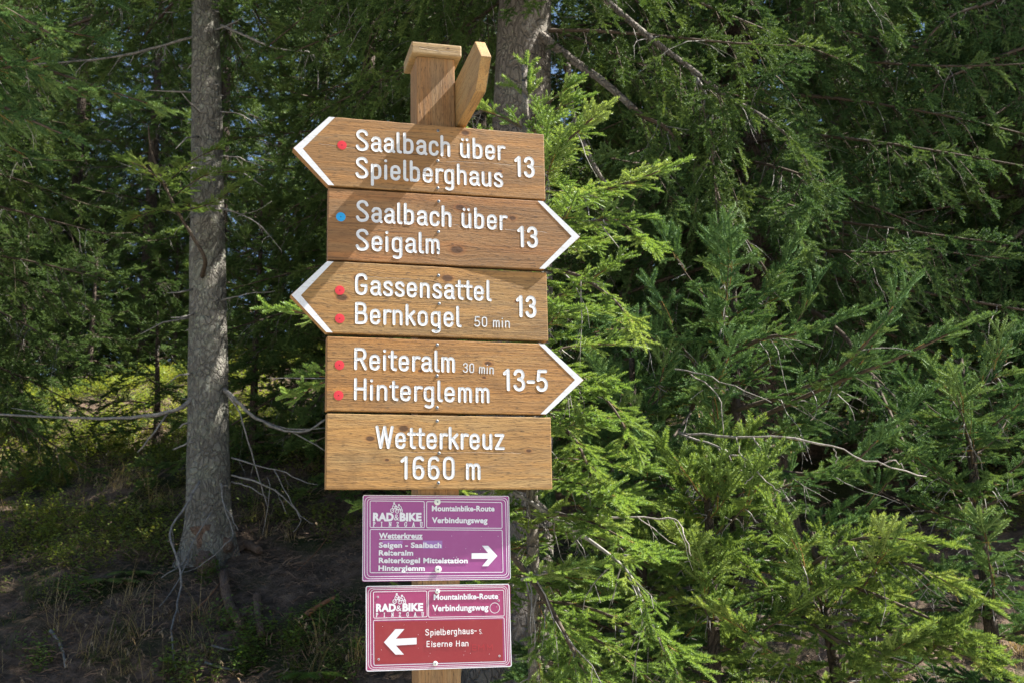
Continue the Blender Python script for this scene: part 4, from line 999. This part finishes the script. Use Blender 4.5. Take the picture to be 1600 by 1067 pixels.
root(gr((350, 908), (352, 935), (360, 965), (372, 985), (378, 1000)), .030, .024)
root(gr((352, 985), (365, 977), (384, 974)), .022, .018)
root(gr((401, 945), (402, 965), (405, 992), (408, 1010)), .022, .018)
for i in range(26):
    z_ = A.rng.uniform(.5, 5.2); a_ = A.rng.uniform(2.6, 6.8); c_ = A.at(z_); h_ = Vector((math.cos(a_), math.sin(a_), A.rng.uniform(-.5, .2)))
    r_ = A.rad(z_); l_ = A.rng.choice((.03, .05, .06, .22, .35)); q1 = c_ + h_ * (r_ * .9); q2 = q1 + h_ * l_ * .6; q3 = q2 + (h_ + UP * A.rng.uniform(-.6, .3)) * l_ * .5
    A.wood.tube([q1, q2, q3], [.010, .007, .003], 5, 2)
zA = at(330, -60, YA).z - b.z
A.crown(zA, 11.6, 2.4, step=.5, per=6, el=(-.3, .4), droop=(.4, .1), lift=.2, sec=.2, sec_len=.6, hang=.5, size=1.15, gap=.12, twigs=4)
A.finish(); SP.build('live_sprig', A.root, A.base)

# --- blue-green spruces filling the slope on the right
def small(name, px, Y, ptop, key, seed, label, Lmax, z0=.15, **kw):
    b = gp(px, Y); tp = at(ptop[0], ptop[1], Y)
    T = Tree(name, b, tp.z - b.z, .022 + .012 * (tp.z - b.z), key, M_barkD, seed, label, lean=(tp.x - b.x, tp.y - b.y), flare=.02)
    a = dict(step=.25, per=5, el=(-.15, .7), droop=(.42, .05), lift=.32, shape=.6, Lmin=.16, twigs=7, sec=.13, sec_len=.3, hang=.34, size=1.1, t0=.06, gap=.075, sub=.0026); a.update(kw)
    T.crown(z0, T.H - .15, Lmax, **a)
    T.fol.add(T.at(T.H - .16), UP, Vector((0, -1, 0)), .8); T.fol.add(T.at(T.H - .14), UP, Vector((1, 0, 0)), .65)
    return T
D1 = small('blue_green_spruce', 1120, 5.0, (1140, 420), 'blue', 31, 'broad blue-green spruce whose upswept boughs fill the slope right of the boards', 1.3)
for q in (((1170, 660), (1300, 600), (1400, 560), (1490, 518)), ((1150, 640), (1270, 600), (1340, 550), (1394, 484)), ((1140, 720), (1250, 740), (1320, 730), (1368, 690)), ((1080, 640), (1090, 620), (1115, 595), (1135, 562)), ((1130, 560), (1190, 530), (1250, 520), (1320, 495)), ((1060, 560), (1000, 520), (960, 515), (925, 520))):
    D1.path(pp((4.9, 4.65, 4.5, 4.4), *q), .011, .004, True, 1, 4, sec=.11, sec_len=.27, hang=.15, size=1.1, t0=.2, gap=.085, sub=.0026)
D1.dead(pp((4.50, 4.20, 4.05, 4.00, 3.95, 3.95), (1060, 675), (1150, 682), (1225, 682), (1300, 698), (1370, 725), (1448, 744)), .0066, .0025, M_deadp, [(pp(4.18, (1150, 683), (1158, 705), (1165, 740)), .004, .002), (pp(4.12, (1177, 683), (1190, 705), (1210, 725)), .004, .002), (pp(4.00, (1303, 700), (1306, 712), (1306, 724)), .004, .002), (pp(3.95, (1375, 726), (1400, 718), (1412, 732)), .003, .002)])
D1.dead(pp((4.50, 4.20, 4.10, 4.05, 4.00), (1062, 678), (1120, 698), (1165, 718), (1190, 745), (1220, 768)), .006, .0025, M_deadp, [(pp(4.20, (1122, 700), (1145, 720), (1165, 745), (1180, 775)), .005, .002), (pp(4.06, (1185, 735), (1172, 748), (1162, 755)), .003, .002)])
D1.dead(pp((4.50, 4.30, 4.20, 4.10), (1055, 577), (1100, 585), (1150, 605), (1205, 628)), .004, .002, M_deadp, [(pp(4.40, (1080, 585), (1110, 605), (1128, 640), (1130, 680)), .004, .002)])
D1.finish()
D2 = small('small_spruce', 1095, 4.3, (1098, 706), 'sunny', 32, 'small spruce with an upright leader below the pale bare branches', .7)
D2.finish()
D3 = small('bushy_spruce', 1330, 4.2, (1270, 830), 'sunny', 33, 'low bushy spruce with sunlit spreading boughs below the pale bare branches', .95, z0=.1)
for q in (((1300, 880), (1370, 870), (1430, 885), (1500, 920)), ((1290, 900), (1370, 930), (1440, 960), (1500, 990)), ((1300, 960), (1390, 985), (1470, 1010), (1540, 1040)), ((1270, 880), (1330, 845), (1380, 840), (1440, 845)), ((1250, 960), (1310, 1000), (1370, 1010), (1420, 1000))):
    D3.path(pp((4.15, 4.05, 3.95, 3.9), *q), .009, .003, True, 1, 3, sec=.095, sec_len=.25, hang=.4, size=1.0, t0=.12, gap=.075, sub=.0024)
D3.finish()
D4 = small('edge_spruce', 1520, 5.5, (1500, 560), 'blue', 34, 'dark blue-green spruce half hidden behind the bushy one', 1.25)
D4.finish()
D5 = small('shaded_spruce', 985, 4.9, (990, 560), 'blue', 35, 'shaded young spruce between the bright one and the broad blue-green one', .8)
D5.finish()
# --- hanging boughs high on the right
b = gp(1190, 8.6)
E_ = Tree('drooping_spruce', b, 10, .2, 'bluemid', M_barkD, 41, 'tall dark spruce with long hanging boughs behind the blue-green spruces', flare=.1)
E_.crown(1.9, 9.6, 2.6, step=.34, per=7, el=(-.25, .2), droop=(.35, .2), lift=.15, sec=.16, sec_len=.6, hang=.75, size=1.05, gap=.09, twigs=8)
E_.finish()
b = gp(1640, 9.6)
F_ = Tree('overhanging_spruce', b, 9.5, .18, 'bluemid', M_barkD, 42, 'spruce beside the path whose drooping boughs hang into the upper right', flare=.1)
F_.crown(1.2, 9.2, 2.4, step=.36, per=6, el=(-.2, .2), droop=(.3, .2), lift=.2, sec=.14, sec_len=.5, hang=.7, size=.95, gap=.08, twigs=5)
for q in (((1640, -40), (1560, 0), (1480, 30), (1420, 100)), ((1640, 60), (1560, 90), (1470, 130), (1400, 210)), ((1660, 120), (1600, 150), (1540, 190)), ((1640, 330), (1560, 390), (1480, 440), (1420, 470)), ((1680, 420), (1600, 470), (1530, 530))):
    F_.path(pp((9.0, 8.6, 8.3, 8.2), *q), .02, .006, True, 1, 5, sec=.11, sec_len=.5, hang=.85, size=.9, t0=.05, gap=.07)
F_.finish()
T = Tree('shade_spruce', (8.0, 9.4, gz(8.0, 9.4)), 13, .2, 'far', M_barkD, 44, 'unseen tall spruce added farther along the forest edge to shade the drooping spruces', flare=.1)  # out-of-view tree, added to shade the boughs at the upper right
T.crown(1.2, 12.6, 2.4, step=.5, per=6, el=(-.2, .4), droop=(.3, .1), lift=.15, sec=.3, sec_len=.7, hang=.5, size=1.75, gap=.2, twigs=0)
T.finish()
# --- left: near boughs reaching in, and the trees up the slope
b = gp(-260, 6.4)
G_ = Tree('reaching_spruce', b, 9, .16, 'blue', M_barkD, 43, 'spruce beyond the lichened trunk whose bluish bough tips reach over the bank', flare=.08)
for q in (((-150, 20), (-40, 70), (50, 110), (138, 150)), ((-150, 90), (-50, 140), (30, 180), (110, 215)), ((-120, 60), (-60, 90), (-10, 110), (60, 90)), ((-150, -60), (-60, -20), (20, 20), (90, 60))):
    G_.path(pp((6.1, 5.9, 5.8, 5.7), *q), .016, .004, True, 1, 4, sec=.10, sec_len=.36, hang=.25, size=.9, t0=.3, gap=.07)
G_.crown(4.2, 8.7, 1.8, step=.5, per=5, el=(-.2, .4), droop=(.3, .1), lift=.2, sec=.22, sec_len=.5, hang=.4, size=1.3, gap=.14, twigs=0)
G_.finish()
LEFT = [(750, 10.0, .15, 58, 'slim dark spruce added behind the arrow boards to shade the ground on the left'),  # mostly hidden tree, added to throw shade on the left ground
        (-70, 11.5, .13, 51, 'dark spruce with low sweeping boughs up the slope left of the lichened trunk'),
        (575, 11.0, .12, 52, 'dark spruce rising behind the pointed end of the uppermost arrow board'),
        (640, 12.5, .15, 53, 'dark spruce standing behind the left side of the post cap'),
        (225, 19.5, .16, 54, 'thin spruce far up the bilberry slope behind the lichened trunk'),
        (-90, 18.5, .17, 55, 'dark spruce above the sunlit bilberry patch'),
        (1000, 12.5, .15, 56, 'dark spruce behind the drooping limbs of the tall brown-trunked spruce'),
        (1420, 12.0, .16, 57, 'dark spruce trunk showing between the hanging boughs on the right')]
for px, Y, r, sd, lab in LEFT:
    T = Tree('slope_spruce', gp(px, Y), 8.6 if Y > 10.5 else 11, r, 'mid', M_barkD, sd, lab, 'spruces standing up the slope', flare=.08)
    T.crown(1.3, T.H - .4, 2.1, step=.42, per=5, el=(-.3, .4), droop=(.3, .1), lift=.15, sec=.2, sec_len=.6, hang=.6, size=1.15, gap=.11, twigs=9, t0=.2)
    T.finish()
rf = random.Random(77); far = []; spots = [(-5.5, 20.5), (-8.5, 21), (-11, 19.5), (-3.2, 21.5), (-7, 24), (-10, 25), (-4.5, 26), (-1.5, 23), (-13, 23)]
tries = 0
while len(far) < 46 and tries < 2000:
    tries += 1
    Y = rf.uniform(14.5, 34); X = rf.uniform(-.56, .56) * Y
    if spots: X, Y = spots.pop()
    if Y < 18.5 and X < 4.5: continue
    if any((X - a) ** 2 + (Y - c) ** 2 < 5.5 for a, c in far): continue
    far.append((X, Y))
    T = Tree('background_spruce', (X, Y, gz(X, Y)), rf.uniform(10, 13) + (3.5 if X < 0 else 0), rf.uniform(.12, .18), 'far', M_barkD, 100 + len(far), 'dim spruce in the dense forest far up the slope', 'background spruces up the slope', flare=.06)
    T.crown(rf.uniform(.4, 1.6), T.H - .3, rf.uniform(2.0, 2.6) + (.3 if X < 0 else 0), step=.5, per=5, el=(-.2, .4), droop=(.3, .1), lift=.15, sec=.3, sec_len=.7, hang=.5, size=1.75, gap=.2, twigs=4, t0=.12)
    T.finish()

for i, (px, Y, h) in enumerate(((30, 14, 2.8), (245, 13, 1.7), (140, 16.5, 2.4), (400, 11.6, 3.0), (520, 12, 3.5), (270, 19, 3.5), (20, 19, 4), (150, 20, 4), (560, 10.5, 2.4), (900, 10.5, 3.4), (960, 12, 3.2), (1330, 10.5, 3.0), (1480, 10, 3.2), (1580, 9.5, 3.0), (700, 12, 3.5))):
    T = Tree('understory_spruce', gp(px, Y), h, .05, 'mid', M_barkD, 150 + i, 'young shaded spruce growing under the tall trees of the slope', 'young spruces under the tall trees', flare=.02)
    T.crown(.2, h - .15, 1.15, step=.3, per=5, el=(-.1, .6), droop=(.3, .05), lift=.25, shape=.7, sec=.2, sec_len=.4, hang=.3, size=1.1, gap=.11, twigs=3)
    T.fol.add(T.at(h - .2), UP, Vector((0, -1, 0)), 1.0); T.finish()

# ================================================================== undergrowth
M_bil = leaf_mat('bilberry_leaves', [(.11, .175, .03), (.16, .225, .038), (.24, .26, .055)], .45, .4, .45)
M_bilD = leaf_mat('shrub_leaves', [(.09, .17, .03), (.125, .21, .036), (.18, .25, .05)], .4, .35, .5)
M_hay = leaf_mat('dry_grass', [(.34, .26, .13), (.44, .34, .18), (.27, .21, .09)], .3, .6, .3)
M_seed = leaf_mat('grass_seed_heads', [(.36, .27, .17), (.42, .32, .21), (.30, .22, .14)], .3, .7, .2)
M_gr = leaf_mat('green_grass', [(.06, .10, .02), (.09, .13, .03), (.15, .15, .045)], .3, .5, .3)
M_lit = plain('needle_litter', (.15, .10, .068), .9, .5, 3)
M_chip = plain('torn_wood', (.30, .14, .07), .8, .35, 30)
def leaf(mb, p, d, n, L, W, m=0):
    sd = nrm(d.cross(n)); b = len(mb.v)
    for a, w_, h in ((0, 0, 0), (.35, .5, .10), (.72, .38, .08), (1, 0, -.02)):
        c = p + d * (L * a) + n * (-.12 * L * a * a)
        if w_ == 0: mb.v.append(tuple(c))
        else:
            mb.v.append(tuple(c + sd * (w_ * W) + n * (h * W))); mb.v.append(tuple(c)); mb.v.append(tuple(c - sd * (w_ * W) + n * (h * W)))
    mb.face((b, b + 2, b + 1), m); mb.face((b, b + 3, b + 2), m)
    mb.face((b + 1, b + 2, b + 5, b + 4), m); mb.face((b + 2, b + 3, b + 6, b + 5), m)
    mb.face((b + 4, b + 5, b + 7), m); mb.face((b + 5, b + 6, b + 7), m)
def sprig(seed, mats, big=1.0):
    rng = random.Random(seed); mb = MB()
    for st_ in range(3):
        d = nrm(Vector((rng.uniform(-.5, .5), rng.uniform(-.5, .5), 1))); p = Vector((rng.uniform(-.02, .02), rng.uniform(-.02, .02), -.02)); L = rng.uniform(.13, .22); Q = [p]
        for i in range(5): d = nrm(d + Vector((rng.uniform(-.3, .3), rng.uniform(-.3, .3), rng.uniform(-.05, .2)))); Q.append(Q[-1] + d * L / 5)
        mb.tube(Q, [.0016, .0014, .0012, .001, .0008, .0006], 3, 1, cap=False)
        for i in range(1, 6):
            for k in range(3):
                a = rng.random() * 6.28; ld = nrm(Vector((math.cos(a), math.sin(a), rng.uniform(-.1, .8))))
                tw = Q[i] + ld * rng.uniform(.0, .045)
                leaf(mb, tw, ld, nrm(UP + Vector((rng.uniform(-.5, .5), rng.uniform(-.5, .5), 0)) - ld * .3), rng.uniform(.014, .024) * big, rng.uniform(.010, .015) * big)
    me = bpy.data.meshes.new('sprig'); me.from_pydata(mb.v, [], mb.f)
    for m in mats: me.materials.append(m)
    me.polygons.foreach_set('material_index', mb.m); me.update(); return me
gn_group('bilberry', [sprig(200 + i, [M_bil, M_twig], 1.25) for i in range(4)])
SPR = [sprig(220 + i, [M_bilD, M_twig], 1.3) for i in range(4)]
def upright(sc, p, rng, size):
    a = rng.random() * 6.28; t = Vector((rng.uniform(-.25, .25), rng.uniform(-.25, .25), 1)).normalized()
    x = Vector((math.cos(a), math.sin(a), 0)); sc.add(p, nrm(x - t * x.dot(t)), t, size)
rv = random.Random(91)
sc = Scatter('bilberry', rv); n = 0
while n < 8000:
    Y = 8.8 + 12.5 * rv.random() ** .9; X = rv.uniform(-.52, .52) * Y
    v = mnoise.noise(Vector((X * .55, Y * .55, 3))) + .5 * mnoise.noise(Vector((X * 1.7, Y * 1.7, 8)))
    if v < -.05 or (Y < 11.5 and rv.random() < .8) or (abs(X - A.base.x) < .8 and Y < A.base.y + .25) or (X > -2.2 and X < .6 and Y < 9.2): continue
    upright(sc, (X, Y, gz(X, Y)), rv, rv.uniform(.8, 1.5)); n += 1
for cx, cy_, rx, ry, k in ((90, 850, 110, 60, 160), (215, 840, 90, 50, 90), (60, 700, 90, 60, 120), (930, 960, 90, 60, 120), (1000, 900, 60, 30, 40), (1540, 800, 80, 60, 90)):
    for i in range(k):
        p = on_ground(cx + rv.gauss(0, .5) * rx, cy_ + rv.gauss(0, .5) * ry); upright(sc, p, rv, rv.uniform(.7, 1.25))
o = sc.build('bilberry_cover'); tag(o, 'low bilberry undergrowth covering the forest slope, sunlit in patches', 'undergrowth', kind='stuff')
SHR = [((389, 1010), 16, .16, 'low leafy shrub right under the short exposed roots'), ((472, 1002), 22, .2, 'rounded leafy shrub on bare soil left of the bike route plates'), ((296, 1050), 16, .2, 'leafy shrub at the foot of the long hanging bare branch'),
       ((379, 1050), 12, .16, 'small leafy shrub below the shrub under the roots'), ((341, 985), 8, .13, 'small leafy sprigs left of the long exposed root'), ((503, 968), 7, .12, 'sparse leafy sprigs beside the splinter of torn wood'), ((326, 910), 6, .1, 'tiny leafy tuft at the foot of the lichened trunk'), ((545, 1055), 10, .16, 'leafy sprigs close to the left edge of the red route plate'), ((120, 935), 10, .2, 'low leafy plants on the bank below the bilberry patch'), ((60, 1045), 8, .16, 'low leafy plants beside the grey fallen branch')]
for (x, y), k, r, lab in SHR:
    c = on_ground(x, y); mb = MB()
    for i in range(k):
        a = rv.random() * 6.28; rr = r * rv.random() ** .6; X, Y = c.x + rr * math.cos(a), c.y + rr * math.sin(a)
        me = SPR[rv.randrange(4)]; b0 = len(mb.v); sz = rv.uniform(.7, 1.15)
        mt = Matrix.Translation((X - c.x, Y - c.y, gz(X, Y) - c.z)) @ Matrix.Rotation(rv.random() * 6.28, 4, 'Z') @ Matrix.Rotation(rv.uniform(-.3, .3), 4, 'X') @ Matrix.Scale(sz, 4)
        mb.v += [tuple(mt @ v.co) for v in me.vertices]
        for p in me.polygons: mb.face(tuple(b0 + q for q in p.vertices), p.material_index)
    tag(mb.build('leafy_shrub', [M_bilD, M_twig], None, False, c), lab, 'shrub', 'leafy shrubs on the bank')
def blade(mb, p, d, L, w, bend, rng, m, segs=5):
    sd = nrm(d.cross(UP + Vector((.01, 0, 0)))); b = len(mb.v); q = Vector(p); dd = Vector(d)
    for i in range(segs + 1):
        ww = w * (1 - (i / segs) ** 2 * .9) * .5
        mb.v.append(tuple(q + sd * ww)); mb.v.append(tuple(q - sd * ww))
        dd = nrm(dd + Vector((d.x, d.y, 0)) * bend * .25 - UP * bend * .32 * (i / segs)); q = q + dd * (L / segs)
    for i in range(segs): a = b + 2 * i; mb.face((a, a + 1, a + 3, a + 2), m)
    return q, dd
def tuft(mb, c, k, L, spread, rng, m, lean=(0, 0), seeds=.0, w=.004):
    for i in range(k):
        a = rng.random() * 6.28; e = rng.uniform(.1, spread * 1.5)
        d = nrm(Vector((math.cos(a) * e + lean[0], math.sin(a) * e + lean[1], 1)))
        p = c + Vector((rng.gauss(0, .035), rng.gauss(0, .035), -.02)); l = L * rng.uniform(.5, 1.15)
        q, dd = blade(mb, p, d, l, w, rng.uniform(.6, 2.6), rng, m)
        if rng.random() < seeds:
            for j in range(7):
                e2 = nrm(dd + Vector((rng.uniform(-.7, .7), rng.uniform(-.7, .7), rng.uniform(-.7, .4)))); blade(mb, q - dd * rng.uniform(0, .07), e2, rng.uniform(.018, .04), .006, 1, rng, 1, 2)
gb = MB()
for cx, cy_, rx, ry, k in ((170, 690, 190, 70, 26), (210, 770, 90, 40, 12), (110, 790, 130, 40, 12), (190, 970, 120, 60, 12), (235, 1030, 90, 40, 8), (330, 1000, 40, 30, 3), (60, 1010, 80, 50, 3), (430, 830, 60, 20, 5), (540, 1030, 50, 30, 6), (930, 1030, 60, 30, 6), (1560, 1030, 40, 30, 8), (420, 700, 70, 40, 6)):
    for i in range(k):
        tuft(gb, on_ground(cx + rv.uniform(-1, 1) * rx, cy_ + rv.uniform(-1, 1) * ry), rv.randrange(10, 26), rv.uniform(.22, .5), .6, rv, 0, (rv.uniform(-.2, .45), rv.uniform(-.3, .1)), .3, .0035)
o = gb.build('dry_grass', [M_hay, M_seed]); tag(o, 'tufts of straw-coloured dry grass with drooping seed heads on the bank', 'grass', kind='stuff')
gb = MB()
for cx, cy_, rx, ry, k in ((170, 740, 190, 90, 50), (440, 800, 70, 25, 26), (420, 640, 90, 60, 25), (150, 980, 160, 70, 22), (500, 1040, 50, 25, 14), (520, 830, 30, 20, 6), (950, 980, 80, 60, 12)):
    for i in range(k):
        tuft(gb, on_ground(cx + rv.uniform(-1, 1) * rx, cy_ + rv.uniform(-1, 1) * ry), rv.randrange(14, 30), rv.uniform(.12, .28), .9, rv, 0, (0, -.1), 0, .0045)
o = gb.build('green_grass', [M_gr]); tag(o, 'short green grass in clumps around the foot of the lichened trunk', 'grass', kind='stuff')
# ferns
def fern(px, py, k, L, lab):
    c = on_ground(px, py); mb = MB()
    for i in range(k):
        a = 6.28 * i / k + rv.uniform(-.3, .3); d = nrm(Vector((math.cos(a), math.sin(a), 1.3))); p = Vector((0, 0, 0)); P = [p]
        for j in range(12): d = nrm(d + Vector((math.cos(a), math.sin(a), 0)) * .12 - UP * .1); P.append(P[-1] + d * L / 12)
        mb.tube(P, .0013, 3, 1, cap=False)
        for j in range(2, 13):
            t = nrm(P[j] - P[j - 1]); sd = nrm(t.cross(UP)); l = L * .32 * math.sin(math.pi * (j - .5) / 13) + .01
            for s_ in (-1, 1): leaf(mb, P[j], nrm(sd * s_ + t * .5 - UP * .15), nrm(UP), l, l * .35)
    o = mb.build('fern', [M_bilD, M_twig], None, False, c); tag(o, lab, 'fern', 'ferns on the bank')
fern(170, 915, 6, .26, 'small light green fern on the shaded bank among dry grass'); fern(485, 1060, 8, .24, 'fern at the foot of the rounded leafy shrub'); fern(205, 900, 5, .2, 'second small fern beside the light green one, lower on the bank')
# fallen wood
def stick(pts, r, mat, lab, name='fallen_branch', cat='branch'):
    P = catmull([p for p in pts], 4); c = P[0].copy(); mb = MB(); mb.tube([p - c for p in P], [r * (1 - .5 * i / len(P)) for i in range(len(P))], 6, 0, wob=.15, rng=rv)
    tag(mb.build(name, mat, None, True, c), lab, cat, 'fallen wood on the bank' if cat == 'branch' else None)
stick(gr((478, 970), (495, 955), (523, 938), up=.025), .022, M_chip, 'reddish splinter of torn wood on the dark soil', 'torn_wood', 'wood')
stick(gr((78, 990), (95, 1015), (102, 1050), up=.02), .014, M_dead, 'grey fallen branch on bare soil left of the dry grass')
stick(gr((320, 1040), (345, 1048), (372, 1052), up=.015), .010, M_dead, 'thin grey stick lying among the leafy shrubs')
stick(gr((330, 1015), (360, 1020), (380, 1010), up=.015), .009, M_dead, 'thin grey stick under the short exposed roots')
stick(gr((300, 965), (330, 935), (352, 905), up=.03), .006, M_chip, 'thin tan twig leaning up the bank towards the trunk')
stick(gr((520, 835), (495, 870), (465, 900), up=.04), .005, M_chip, 'thin pale straw lying down the bank beside the name board')
st_ = on_ground(972, 1040); mb = MB(); mb.tube([Vector((0, 0, -.2)), Vector((0, 0, .08)), Vector((.004, 0, .2)), Vector((.005, 0, .235))], [.024, .024, .023, .012], 7, 0, wob=.08, rng=rv)
tag(mb.build('wooden_stake', M_dead, None, False, st_), 'short grey wooden stake in the ground below the drooping bare branches', 'stake')
# litter of twigs and needles on the bare bank
lb = []
for i in range(4):
    rng = random.Random(300 + i); mb = MB()
    for j in range(9):
        p = Vector((rng.uniform(-.09, .09), rng.uniform(-.09, .09), rng.uniform(.001, .012))); a = rng.random() * 6.28; d = Vector((math.cos(a), math.sin(a), rng.uniform(-.1, .2))); l = rng.uniform(.01, .045)
        mb.tube([p, p + d * l * .5 + Vector((rng.uniform(-.005, .005), rng.uniform(-.005, .005), .004)), p + d * l], rng.uniform(.0006, .0018), 3, 0, cap=False)
    me = bpy.data.meshes.new('litter'); me.from_pydata(mb.v, [], mb.f); me.materials.append(M_lit); me.update(); lb.append(me)
gn_group('litter', lb)
sc = Scatter('litter', rv)
for i in range(4200):
    Y = rv.uniform(5.6, 10.5); X = rv.uniform(-.52, .5) * Y; sc.add((X, Y, gz(X, Y)), Vector((rv.uniform(-1, 1), rv.uniform(-1, 1), .3)), nrm(Vector((0, -.35, 1))), rv.uniform(.7, 2.4))
o = sc.build('forest_litter'); tag(o, 'scattered brown twigs and needles on the bare bank', 'litter', kind='stuff')
